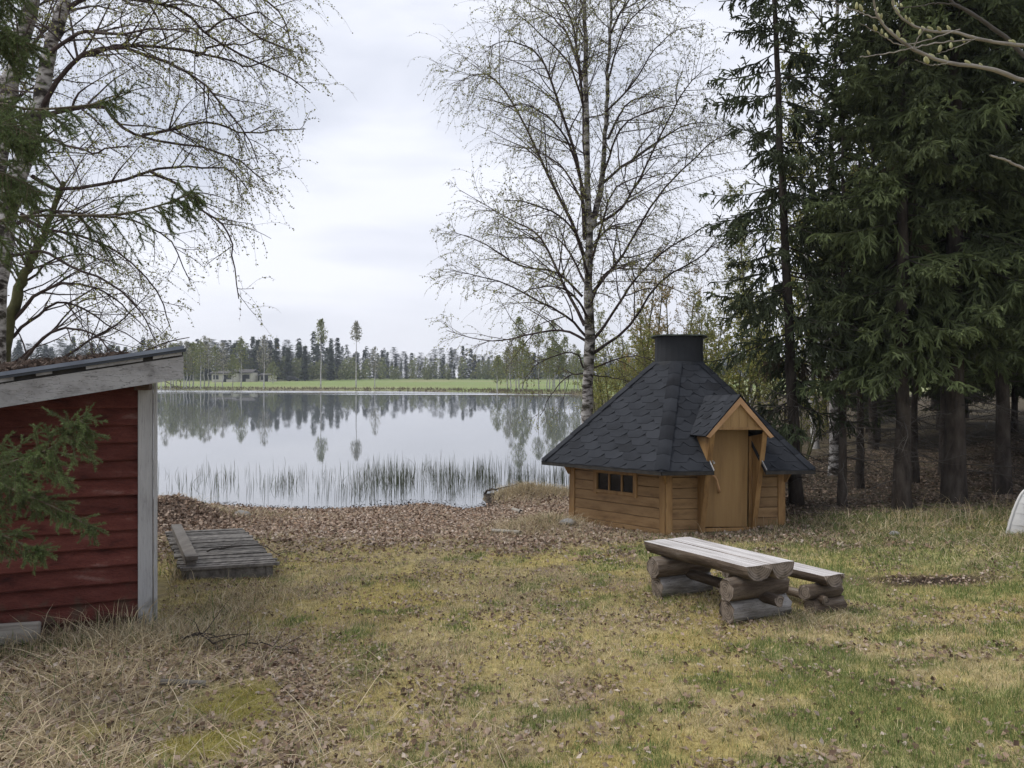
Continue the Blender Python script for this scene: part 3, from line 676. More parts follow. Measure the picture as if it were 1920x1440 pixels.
# ------------------------------------------------------------------ log table and bench
def log_mesh(L, r, half=False, seed=0, w=None, th=None, n=18, rings=9):
    g = np.random.default_rng(seed); bm = bmesh.new(); R_ = []
    ph = g.uniform(0, 6.28, 4)
    if half:   # flat top, rounded underside
        ang = np.linspace(0, -math.pi, n - 4); base = [(w / 2 * math.cos(a) * (1 if abs(math.sin(a)) < .05 else 1), th * math.copysign(abs(math.sin(a)) ** .85, math.sin(a))) for a in ang]
        base += [(-w / 2 * (1 - 2 * (q + 1) / 4), .002) for q in range(3)]
    else: base = [(r * math.cos(2 * math.pi * j / n), r * math.sin(2 * math.pi * j / n)) for j in range(n)]
    for i in range(rings):
        t = i / (rings - 1); x = (t - .5) * L; s = 1 + .035 * math.sin(3.1 * t + ph[0]) + .02 * math.sin(9 * t + ph[1])
        row = []
        for j, (y, zz) in enumerate(base):
            k = s * (1 + .025 * math.sin(3 * math.atan2(zz, y) + ph[2] + 2 * t))
            zf = zz * k if not (half and zz > -.002) else zz
            e = .012 * math.sin(2.3 * j + ph[3]) if i in (0, rings - 1) else 0
            row.append(bm.verts.new((x + e, y * k + .01 * math.sin(2 * t + ph[1]), zf)))
        R_.append(row)
    m = len(base)
    for a, b in zip(R_, R_[1:]):
        for j in range(m):
            f = bm.faces.new((a[j], a[(j + 1) % m], b[(j + 1) % m], b[j])); f.smooth = not half
            if half:
                f.smooth = True
                ys = [v.co.z for v in f.verts]
                if min(ys) > -.004: f.material_index = 2; f.smooth = False
    for row in (R_[0][::-1], R_[-1]):
        f = bm.faces.new([bm.verts.new(v.co) for v in row]); f.material_index = 1
    bmesh.ops.recalc_face_normals(bm, faces=bm.faces)
    me = bpy.data.meshes.new('log'); bm.to_mesh(me); bm.free(); return me
M['logpale'] = mat_noise('barked_grey_log', [(.06, .05, .042), (.18, .165, .15), (.32, .305, .29), (.42, .405, .39)], 2.2, (1, 6, 6), .85, .6, 9, pos=[.22, .38, .55, .75], dist=.02, cracks=(2.6, (.5, 9, 9), (.03, .025, .02), .9))
LM = [M['logside'], M['logend'], M['logtop']]
def log(name, L, r, loc, rz, parent, ry=0, **k):
    o = link(name, log_mesh(L, r, **k), LM, parent); o.location = loc; o.rotation_euler = (0, ry, rz); return o
# axis runs from the far end (x = 0) to the near end (x = 1)
T0, T1 = np.array([1.53, 7.52]), np.array([2.11, 6.20]); tl = np.linalg.norm(T1 - T0); ta = math.atan2(T1[1] - T0[1], T1[0] - T0[0])
zc = [hz1(*T0), hz1(*T1)]; tilt = -math.atan2((.06 - (-.02)), tl)
tm = (T0 + T1) / 2
table = empty('log_table', (tm[0], tm[1], 0), ta, 'weathered half-log picnic table on stacked round logs', 'table'); table.rotation_euler = (0, tilt, ta)
zt = .02
log('table_top', tl + .02, .12, (0, -.128, zt), 0, table, half=True, seed=1, w=.245, th=.125)
log('table_top', tl + .00, .12, (.02, .128, zt + .004), 0, table, half=True, seed=2, w=.25, th=.145)
for x, sd0 in ((-tl / 2 + .22, 3), (tl / 2 - .20, 5)):
    log('support_log', .60, .098, (x, 0, zt - .118 - .098), R(90) + R(random.uniform(-3, 3)), table, seed=sd0)
    log('support_log', .58, .100, (x - .01, .02, zt - .118 - .098 * 2 - .085), R(90) + R(random.uniform(-3, 3)), table, seed=sd0 + 1).data.materials[0] = M['logpale']
log('stretcher_pole', tl - .02, .048, (.05, .06, zt - .118 - .098 * 2 + .015), 0, table, seed=9, n=12)
B1 = np.array([2.77, 6.50]); u_ = (T1 - T0) / tl; bl = tl * .98; bm_ = B1 - u_ * bl / 2
bench = empty('log_bench', (bm_[0], bm_[1], 0), ta, 'weathered half-log bench behind the log table', 'bench'); bench.rotation_euler = (0, tilt, ta)
zb = -.145
log('seat', bl, .12, (0, 0, zb), 0, bench, half=True, seed=11, w=.235, th=.105)
for x, sd0 in ((-bl / 2 + .20, 12), (bl / 2 - .16, 14)):
    log('support_log', .36, .068, (x, -.01, zb - .095 - .068), R(90), bench, seed=sd0)
    log('support_log', .36, .075, (x + .01, .02, zb - .095 - .068 * 2 - .062), R(90), bench, seed=sd0 + 1)
log('stretcher_pole', bl - .1, .040, (0, -.06, zb - .095 - .068 * 2 + .01), 0, bench, seed=16, n=12)

# ------------------------------------------------------------------ red shed
SC = np.array([-2.95, 6.22]); wa = R(200); wd = np.array([math.cos(wa), math.sin(wa)]); wn_ = np.array([math.sin(R(20)), -math.cos(R(20))])   # along the front wall to the left; outward
SB = hz1(*SC) - .04
shed = empty('garden_shed', (SC[0], SC[1], SB), 0, 'red clapboard shed with white corner post and sloping felt roof', 'shed')
def sp(t, out, zz): return Vector((wd[0] * t + wn_[0] * out, wd[1] * t + wn_[1] * out, zz))      # local to the shed's corner
HR, SLP = 2.06, .172                                     # wall height at the corner, roof fall per metre
SLEN = 3.3
for j in range(15):
    z0 = .02 + j * .141; t0 = .10; t1 = SLEN
    t1 = min(SLEN, max(t0 + .3, (HR + .10 - z0) / SLP))
    e1 = random.uniform(-.004, .004)
    bmx = bmesh.new()
    sec = [(0, -.006), (.050, -.010), (.055, .0), (.008, .156), (0, .156)]
    ra = [bmx.verts.new(sp(t0, o, z0 + zz)) for o, zz in sec]
    rm = [bmx.verts.new(sp((t0 + t1) / 2, o + e1, z0 + zz + e1)) for o, zz in sec]
    rb = [bmx.verts.new(sp(t1, o, z0 + zz)) for o, zz in sec]
    for q in range(5):
        bmx.faces.new((ra[q], ra[(q + 1) % 5], rm[(q + 1) % 5], rm[q])); bmx.faces.new((rm[q], rm[(q + 1) % 5], rb[(q + 1) % 5], rb[q]))
    bmx.faces.new(ra[::-1]); bmx.faces.new(rb); bmesh.ops.recalc_face_normals(bmx, faces=bmx.faces)
    me = bpy.data.meshes.new('wall_board'); bmx.to_mesh(me); bmx.free()
    if z0 + .05 < HR - .05: link('wall_board', me, M['red'], shed)
SBK = np.array([-.475, .88]) * 2.3                        # side wall runs back along this (the shed is not quite square)
def bk(p, f): return Vector((p.x + SBK[0] * f, p.y + SBK[1] * f, p.z))
plate('side_wall', [sp(0.0, -.03, 0), bk(sp(0.0, -.03, 0), 1), bk(sp(0, -.03, HR), 1), sp(0, -.03, HR)], .03, M['red'], shed)
plate('wall_back', [sp(.02, -.012, 0), sp(SLEN, -.012, 0), sp(SLEN, -.012, HR - SLP * SLEN), sp(.02, -.012, HR)], .02, M['red'], shed)
pr = lambda *a: a
co = box('corner_post', (.108, .028, HR + .02), sp(.050, .050, (HR + .02) / 2 - .01), M['whitepost'], shed, (0, 0, R(20)), .004)
box('corner_side_trim', (.024, .085, HR + .02), sp(-.022, .024, (HR + .02) / 2 - .01), M['whitepost'], shed, (0, 0, R(20)), .004)
box('rafter_end', (.11, .24, .075), sp(.055, .15, HR - .035), M['red'], shed, (0, 0, R(20)), .006)
OV = .26                                                   # roof overhang to the right and to the front
def rz(t): return HR + .10 - SLP * t
def fasc(name, t0, t1, o, dz0, dz1, th, mat):
    q = [sp(t1, o, rz(t1) + dz0), sp(t0, o, rz(t0) + dz0), sp(t0, o, rz(t0) + dz1), sp(t1, o, rz(t1) + dz1)]
    plate(name, q, th, mat, shed)
fasc('fascia_board', -OV, SLEN + .2, .50, -.125, .045, .028, M['whitewood'])
for a, b in ((-OV + .01, -.05), (.02, .40), (.62, .72), (.86, .98), (1.5, 2.2), (2.45, 3.3)):
    fasc('peeling_fascia_strip', a, b, .518, .060 + random.uniform(-.006, .003), .092, .02, M['whitewood'])
fasc('roof_batten', -OV + .005, SLEN + .2, .49, .045, .098, .03, M['blackgap'])
q = [sp(-OV - .02, .54, rz(-OV) + .105), sp(SLEN + .2, .54, rz(SLEN + .2) + .105), bk(sp(SLEN + .2, .0, rz(SLEN + .2) + .105), 1.1), bk(sp(-OV * .2, .0, rz(-OV * .2) + .105), 1.1)]
plate('roof_sheet', q, -.022, M['felt'], shed)
fasc('drip_edge', -OV - .01, SLEN + .2, .552, .100, .128, .014, M['dripedge'])
prop(shed, None)
# drift of needles, leaves and twigs lying on the shed roof
mb = MB(); n = 9000
t = rng.uniform(.15, 2.6, n); f = rng.uniform(.03, .55, n); hh = .09 * np.exp(-((t - 1.25) / .85) ** 2) * np.sin(np.pi * np.clip(f / .6, 0, 1)) ** .6 * rng.uniform(0, 1, n) ** .7
P = np.array([list(bk(sp(a, .3, rz(a) + .13 + c), b)) for a, b, c in zip(t, f, hh)]) + np.array([SC[0], SC[1], SB])
leaves(mb, P, .04, np.array([.13, .095, .075])[None] * rng.uniform(.5, 1.6, (n, 1)), .4)
kk = 1500; tw = grow(P[:kk], rng.normal(size=(kk, 3)) * [1, 1, .3], rng.uniform(.06, .2, kk), 3, wob=.15); tubes(mb, tw, np.full((kk, 3), .002), 3, np.array([.07, .055, .045]))
prop(mb.build('roof_litter', M['litter']), 'brown drift of leaves and twigs on the shed roof', 'litter', kind='stuff')
# old board lying against the foot of the shed
ob = box('old_board', (.62, .05, .16), tuple(Vector((SC[0], SC[1], SB)) + sp(1.06, .24, .17)), M['oldboard'], None, (R(-6), R(2), R(20)), .012)
prop(ob, 'grey weathered plank leaning at the foot of the red shed', 'plank')

# ------------------------------------------------------------------ dock section on the lawn
D0 = np.array([-3.50, 7.98]); du = np.array([.955, .24]); dv = np.array([-.455, .885]); DWD, DL = 1.02, 2.85
g0 = hz1(*D0); g1 = hz1(*(D0 + dv * DL)); dock = empty('dock_section', (D0[0], D0[1], g0), 0, 'grey slatted wooden dock section lying on the grass', 'dock')
sl_ = (g1 - g0) / DL * .75
def dp(u, v, zz): return Vector((du[0] * u + dv[0] * v, du[1] * u + dv[1] * v, .13 + sl_ * v + zz))
npl = 29
for j in range(npl):
    v0 = DL * j / npl + .010; v1 = DL * (j + 1) / npl - .012; e = random.uniform(-.02, .02); dz = random.uniform(-.008, .008)
    plate('plank', [dp(e, v0, dz), dp(DWD + e, v0, dz + random.uniform(-.004, .004)), dp(DWD + e, v1, dz), dp(e, v1, dz)], .028, M['dock'], dock)
for u in (.10, DWD - .10):
    plate('bearer', [dp(u - .035, .03, -.03), dp(u + .035, .03, -.03), dp(u + .035, DL - .02, -.03), dp(u - .035, DL - .02, -.03)], .12, M['dock'], dock)
plate('end_beam', [dp(.02, .05, -.032), dp(DWD - .06, .05, -.032), dp(DWD - .06, .09, -.032), dp(.02, .09, -.032)], .14, M['dock'], dock)
rail = plate('side_rail', [dp(.06, .10, .105), dp(.19, .10, .105), dp(.19, 2.75, .105), dp(.06, 2.75, .105)], .045, M['dockrail'], dock)
plate('side_rail', [dp(.07, .14, .058), dp(.18, .14, .058), dp(.18, 2.72, .058), dp(.07, 2.72, .058)], .055, M['dockrail'], dock)

# ------------------------------------------------------------------ upturned boat at the right edge
BO = np.array([6.36, 9.75]); boat = empty('upturned_rowboat', (BO[0], BO[1], hz1(*BO) - .03), R(14), 'white upturned rowing boat lying at the right edge of the lawn', 'boat')
def hull(t, a):     # t 0 bow .. 1 stern, a 0 gunwale .. 1 keel ; boat lies keel up
    b = .66 * min(1, (t / .45)) ** .62 * (1 - .25 * max(0, t - .6) / .4); x = 4.0 * t + .34 * a * (1 - t) ** 6 - .0
    hgt = .58 - .10 * math.sin(math.pi * t) + .05 * (1 - t) ** 4
    return x, b * math.cos(a * math.pi / 2) ** .75, hgt * math.sin(a * math.pi / 2) ** .9
for sg in (-1, 1):
    for j in range(6):
        V = []; Q = []; n = 22
        for q in range(n):
            t = (q / (n - 1)) ** 1.5
            for a, o in ((j / 6, .004), ((j + 1) / 6 + .01, 0)):
                x, y, zz = hull(t, min(a, 1)); V.append((x, sg * (y + o), zz + o * .5))
            if q: i0 = 2 * (q - 1); Q.append((i0, i0 + 1, i0 + 3, i0 + 2))
        mbx = MB(); mbx.add(V, Q=Q); mbx.build('strake', M['boat'], boat, True)
kp = np.array([hull(t, 1.) for t in np.linspace(0, 1, 20) ** 1.5]) + [0, 0, .02]
mbx = MB(); tubes(mbx, kp, np.full(20, .03), 6); mbx.build('keel', M['boatwood'], boat)
sp_ = np.array([hull(.0, a) for a in np.linspace(0, 1, 12)]); mbx = MB(); tubes(mbx, sp_, np.full(12, .018), 6); mbx.build('stem', M['boat'], boat)
tr = [hull(1., a) for a in np.linspace(0, 1, 9)]; plate('transom', [(x, y, zz) for x, y, zz in tr] + [(x, -y, zz) for x, y, zz in tr[-2::-1]], .03, M['boat'], boat)


# ------------------------------------------------------------------ birches
def birch(name, loc, stems, limbs, label, cat='tree', group=None, seed=1, sub=(9, 15), twig=(7, 11), leafn=5, leafsize=.028, hang=.28, twl=(.35, .9), leafcol=((.26, .26, .09), (.17, .15, .08), (.32, .34, .12)),
          rlimb=.035, nrand=0, rtw=.0022, trunkmat='birch', sublen=.42, subdroop=.10, limbcol=(.075, .058, .054), limbparts=True):
    """stems: list of (polyline, r0, r1); limbs: list of polylines in world space; everything else is grown"""
    global rng
    keep = rng; rng = np.random.default_rng(seed)
    root = empty(name, loc, 0, label, cat, group); o0 = np.array(loc)
    mbt = MB(); stp = []
    for pts, r0, r1 in stems:
        P = resample(pts, 40); n = len(P)
        P[1:-1] += rng.normal(size=(n - 2, 3)) * np.array([.012, .012, 0]); rr = r0 + (r1 - r0) * np.linspace(0, 1, n) ** .8
        rr = rr * (1 + .05 * rng.normal(size=n)); rr[:3] *= np.array([1.35, 1.15, 1.05]); stp.append((P, rr))
        mb_ = MB(); tubes(mb_, P - o0, rr, 12); mb_.build('trunk', M[trunkmat], root, True)
    LP = [resample(l, 16) for l in limbs]
    for _ in range(nrand):
        P, rr = stp[rng.integers(len(stp))]; i = rng.integers(int(.25 * len(P)), len(P) - 4); a = rng.uniform(0, 6.28); el = rng.uniform(.5, 1.1)
        d = np.array([math.cos(a) * math.cos(el), math.sin(a) * math.cos(el), math.sin(el)]); Ln = rng.uniform(1.6, 3.4) * (1.15 - i / len(P))
        LP.append(grow([P[i]], [d], np.array([Ln]), 16, .02, .10, .05)[0])
    LP = np.array(LP); m = len(LP)
    LP[:, 1:] += np.cumsum(rng.normal(size=(m, 15, 3)) * .014, 1)
    ln = np.linalg.norm(np.diff(LP, axis=1), axis=2).sum(1)
    LR = taper(np.clip(rlimb * (ln / 3.0) ** .8, .012, .075), np.full(m, .006), m, 16, .8)
    for a, b in zip(LP, LR):
        mb_ = MB(); tubes(mb_, a - o0, b, 7); mb_.build('limb', M['limb_birch'], root, True)
    # the thin tops of the stems carry branches as well
    mbw = MB(); mbl = MB()
    cnt = np.clip((ln * rng.uniform(sub[0], sub[1], m) / 2.2).astype(int), 4, 40)
    st, d, r, t, ix = children(LP, LR, cnt, .14, 1., (28, 62), .25)
    sl_ = ln[ix] * sublen * (1.15 - t) * rng.uniform(.5, 1.25, len(st)) + .25
    for P, rr in stp:
        k = 46; i = rng.integers(int(len(P) * .35), len(P) - 1, k); a = rng.uniform(0, 6.28, k); el = rng.uniform(.2, 1.1, k)
        st = np.vstack([st, P[i]]); d = np.vstack([d, np.stack([np.cos(a) * np.cos(el), np.sin(a) * np.cos(el), np.sin(el)], 1)]); r = np.concatenate([r, np.full(k, .02)]); sl_ = np.concatenate([sl_, rng.uniform(.5, 1.5, k)])
    P2 = grow(st, d, sl_, 8, .03, subdroop, .10); R2 = taper(np.clip(r * .62, .0035, .02), np.full(len(st), .0028), len(st), 8)
    bc = np.array(limbcol)[None] * rng.uniform(.7, 1.3, (len(st), 1)); tubes(mbw, P2 - o0, R2, 4, bc)
    c3 = np.clip((sl_ * rng.uniform(twig[0], twig[1], len(sl_))).astype(int), 2, 16)
    st3, d3, r3, t3, i3 = children(P2, R2, c3, .12, 1., (25, 65))
    l3 = rng.uniform(twl[0], twl[1], len(st3)) * np.clip(sl_[i3], .45, 1.3)
    P3 = grow(st3, d3, l3, 6, .0, hang, .12); tubes(mbw, P3[:, ::1] - o0, taper(np.full(len(st3), rtw), np.full(len(st3), rtw * .55), len(st3), 6), 3, np.repeat(np.array(limbcol)[None] * 1.05, len(st3), 0))
    # leaves along the twigs
    k = leafn; idx = np.repeat(np.arange(len(P3)), k); tt = rng.uniform(.15, 1, len(idx)) * 5; i0 = np.minimum(tt.astype(int), 4); f = (tt - i0)[:, None]
    LPp = P3[idx, i0] * (1 - f) + P3[idx, i0 + 1] * f + rng.normal(size=(len(idx), 3)) * .008
    pal = np.array(leafcol); w = rng.random((len(idx), 1)); cc = pal[rng.integers(0, len(pal), len(idx))] * rng.uniform(.75, 1.25, (len(idx), 1))
    leaves(mbl, LPp - o0, leafsize, cc)
    tw = mbw.build('twigs', M['twig'], root); lf = mbl.build('crown', M['foliage'], root)
    rng = keep
    return root, len(P2), len(P3), len(LPp)
def L3(pts, d0, d1, curve=1.): # a limb traced as photo pixels from depth d0 at the trunk to d1 at the tip
    n = len(pts); return [at(x, y, d0 + (d1 - d0) * (i / (n - 1)) ** curve) for i, (x, y) in enumerate(pts)]
BD = 17.2
tb = at(1098, 0, BD); gz = hz1(tb[0], BD)
stemA = [np.array([tb[0] + .0, BD, gz - .1]), at(1101, 820, BD), at(1102, 740, BD), at(1105, 640, BD), at(1103, 560, BD), at(1105, 470, BD), at(1103, 400, BD), at(1101, 300, BD), at(1099, 200, BD - .1), at(1098, 90, BD - .2), at(1097, 0, BD - .3), at(1094, -110, BD - .3), at(1090, -230, BD - .3)]
stemB = [at(1108, 425, BD), at(1121, 380, BD + .05), at(1129, 330, BD + .1), at(1136, 240, BD + .2), at(1139, 160, BD + .2), at(1143, 80, BD + .3), at(1147, 0, BD + .3), at(1152, -100, BD + .35), at(1156, -200, BD + .4)]
LB = [([(1100, 640), (1060, 618), (1016, 620), (970, 632), (921, 638), (870, 630), (832, 615)], 1.2), ([(1100, 632), (1060, 598), (1011, 570), (948, 538), (890, 520), (837, 505)], -1.5),
      ([(1092, 556), (1048, 517), (974, 506), (921, 480), (880, 455), (847, 443)], -.4), ([(1096, 610), (1053, 528), (1011, 448), (970, 420), (932, 401), (858, 359)], 1.6),
      ([(1094, 478), (1064, 401), (1021, 317), (979, 227), (932, 153), (890, 140), (858, 158)], .6), ([(1096, 450), (1085, 320), (1053, 206), (1027, 132), (995, 90), (950, 78), (913, 92)], -1.),
      ([(1098, 300), (1092, 200), (1074, 63), (1050, 10), (1015, -30), (985, -40)], .5), ([(1113, 662), (1180, 612), (1238, 533), (1307, 490), (1340, 462), (1368, 452)], .8),
      ([(1110, 640), (1164, 559), (1201, 506), (1250, 462), (1307, 428), (1345, 420)], -1.8), ([(1109, 552), (1140, 510), (1169, 475), (1233, 369), (1307, 295), (1345, 265), (1375, 250)], .4),
      ([(1112, 425), (1169, 390), (1201, 338), (1264, 211), (1300, 150), (1335, 120)], -.9), ([(1122, 350), (1180, 306), (1254, 253), (1310, 230), (1350, 235)], 1.9), ([(1135, 210), (1180, 163), (1222, 100), (1264, 58), (1290, 50)], -.6),
      ([(1094, 690), (1085, 668), (1060, 664), (1020, 675), (990, 700), (975, 730)], -.8), ([(1098, 700), (1070, 700), (1040, 726), (1022, 752), (1012, 775)], .5), ([(1112, 690), (1150, 676), (1190, 668), (1222, 672), (1250, 690)], -1.2), ([(1112, 702), (1145, 704), (1180, 712), (1215, 715)], .6),
      ([(1104, 600), (1075, 560), (1040, 540), (1000, 545), (960, 560)], -2.6), ([(1106, 580), (1130, 520), (1165, 500), (1215, 490)], -2.8), ([(1104, 520), (1080, 440), (1040, 400), (985, 380), (950, 372)], -2.6), ([(1106, 500), (1128, 420), (1150, 360), (1200, 330), (1240, 335)], -2.5),
      ([(1104, 540), (1070, 470), (1030, 440), (985, 440)], 2.6), ([(1106, 470), (1140, 430), (1180, 420), (1230, 400)], 2.8), ([(1104, 400), (1060, 320), (1010, 290), (960, 285)], 2.4), ([(1140, 260), (1170, 200), (1210, 180), (1260, 190)], 2.2),
      ([(1100, 380), (1060, 260), (1000, 200), (940, 210)], -2.), ([(1100, 220), (1070, 120), (1010, 60), (960, 20)], -1.8), ([(1140, 150), (1170, 60), (1220, 10), (1260, 0)], -1.7), ([(1130, 330), (1160, 250), (1215, 215), (1290, 205)], -2.4),
      ([(1098, 160), (1060, 60), (1020, 20), (960, -10)], 1.6), ([(1146, 60), (1180, 0), (1220, -40), (1250, -50)], 1.5), ([(1098, 80), (1060, 0), (1010, -40)], -.5), ([(1147, 20), (1190, -50), (1230, -80)], -.6), ([(1096, 20), (1060, -70), (1000, -110)], .8)]
BASE = (float(tb[0]), BD, gz)
print('birch', birch('birch_tree', BASE, [(stemA, .165, .02), (stemB, .085, .015)], [L3(p, BD, BD + e) for p, e in LB],
      'tall twin-stemmed birch with tiny spring leaves behind the grill hut', seed=21, sub=(8, 13), twig=(7, 10), leafn=11, leafsize=.034, twl=(.30, .95), hang=.36, rtw=.0026, rlimb=.029)[1:])
# the birches behind the red shed
D = 9.6
tA = [at(-30, 1010, D), at(-28, 700, D), at(-18, 440, D), at(9, 213, D), at(40, 89, D), at(60, 0, D), at(85, -150, D), at(100, -300, D)]
tB = [at(-20, 1000, D - .4), at(-12, 640, D - .4), at(10, 430, D - .4), at(48, 290, D - .4), at(70, 205, D - .4), at(92, 105, D - .4), at(117, 22, D - .4), at(130, -40, D - .4), at(150, -200, D - .4)]
LL = [([(72, 215), (102, 156), (147, 107), (218, 84), (289, 98), (369, 133), (422, 178), (467, 225), (500, 290)], -.3), ([(150, 106), (218, 84), (300, 92), (378, 102), (440, 120), (489, 138), (540, 125), (585, 118)], .8),
      ([(65, 225), (120, 205), (196, 196), (222, 231), (267, 253), (364, 267), (430, 285), (480, 300), (533, 335)], -.2), ([(60, 330), (111, 356), (213, 338), (280, 320), (356, 311), (422, 307), (470, 318), (505, 350)], .5),
      ([(280, 320), (330, 350), (382, 387), (444, 422), (471, 480), (482, 560)], -.1), ([(120, 20), (180, -10), (249, -2), (347, 22), (400, 67), (489, 111), (560, 140), (605, 170)], .3), ([(130, -40), (230, -60), (330, -40), (420, 10), (500, 60), (570, 90)], -.5),
      ([(140, -100), (260, -120), (380, -90), (480, -30), (560, 20), (590, 90)], .6), ([(267, 253), (340, 235), (410, 225), (480, 245), (560, 240), (625, 232)], .4), ([(90, 110), (150, 60), (220, 50), (300, 40), (380, 50)], -1.4), ([(60, 260), (110, 275), (170, 300), (240, 300)], -1.3),
      ([(40, 400), (90, 430), (150, 440), (220, 470), (290, 540), (330, 610)], .4), ([(20, 480), (70, 470), (130, 500), (200, 530), (260, 590), (290, 650)], -.4), ([(30, 420), (80, 390), (150, 400), (240, 410), (310, 450), (360, 520)], 1.2), ([(100, 90), (60, 40), (20, 20), (-40, 0)], .5),
      ([(130, -60), (200, -140), (300, -180), (400, -160)], -.6), ([(90, -150), (150, -230), (260, -240)], .6), ([(380, 105), (430, 90), (490, 85), (540, 60)], .9), ([(400, 60), (450, 40), (520, 30), (580, 60)], -.3)]
print('birch2', birch('birch_tree', (float(tB[0][0]), D - .4, hz1(tB[0][0], D - .4)), [(tB, .14, .05)], [L3([(x if x < 300 else 300 + (x - 300) * .86, y) for x, y in p], D - .4, D - .4 + e) for p, e in LL],
      'leaning birch behind the red shed with long weeping branches reaching right', seed=5, sub=(9, 13), twig=(10, 14), leafn=13, leafsize=.025, twl=(.40, 1.2), hang=.42, rlimb=.029, sublen=.30, rtw=.0019)[1:])
LL2 = [([(10, 213), (60, 170), (110, 150), (170, 160)], .8), ([(40, 89), (0, 40), (-60, 20)], .5), ([(-10, 400), (-60, 350), (-120, 340)], .4), ([(58, 0), (130, -60), (210, -70), (290, -30)], 1.2), ([(30, 130), (90, 60), (170, 10), (240, 20)], 1.5), ([(-15, 430), (40, 380), (110, 380), (190, 420)], 1.6)]
birch('birch_tree', (float(tA[0][0]), D, hz1(tA[0][0], D)), [(tA, .15, .06)], [L3(p, D, D + e) for p, e in LL2], 'white-barked birch trunk standing leftmost behind the red shed', seed=6, sub=(7, 10), twig=(6, 9), leafn=6, leafsize=.024, twl=(.25, .55))
# mossy stemmed bush between shed and birches
D2 = 10.6
tC = [at(-5, 980, D2), at(10, 660, D2), at(40, 533, D2), at(60, 480, D2), at(89, 422, D2), at(120, 340, D2)]
LL3 = [([(14, 640), (60, 590), (120, 560), (190, 600), (250, 640)], .4), ([(25, 600), (70, 540), (140, 520), (210, 540), (270, 600)], -.5), ([(10, 690), (60, 650), (110, 600), (150, 560), (200, 545)], .6), ([(15, 700), (80, 690), (150, 670), (230, 660), (300, 625), (360, 608)], .1), ([(20, 650), (-20, 600), (-60, 580)], .3),
       ([(40, 530), (90, 490), (150, 480), (220, 500)], .6), ([(60, 480), (30, 420), (-10, 400)], -.3), ([(12, 720), (70, 640), (120, 620), (180, 640), (220, 690)], -.6), ([(12, 700), (100, 680), (170, 640), (230, 600), (270, 560)], .9)]
M['mossbark'] = mat_noise('mossy_bark', [(.035, .032, .018), (.085, .085, .035), (.13, .125, .06)], 7, (1, 1, .6), .9, .5)
birch('alder_tree', (float(tC[0][0]), D2, hz1(tC[0][0], D2)), [(tC, .10, .03)], [L3(p, D2, D2 + e) for p, e in LL3], 'crooked mossy-stemmed young alder just behind the shed roof', 'tree', seed=8, sub=(9, 13), twig=(6, 9), leafn=5, leafsize=.026, twl=(.2, .5), hang=.06, trunkmat='mossbark', subdroop=.0)

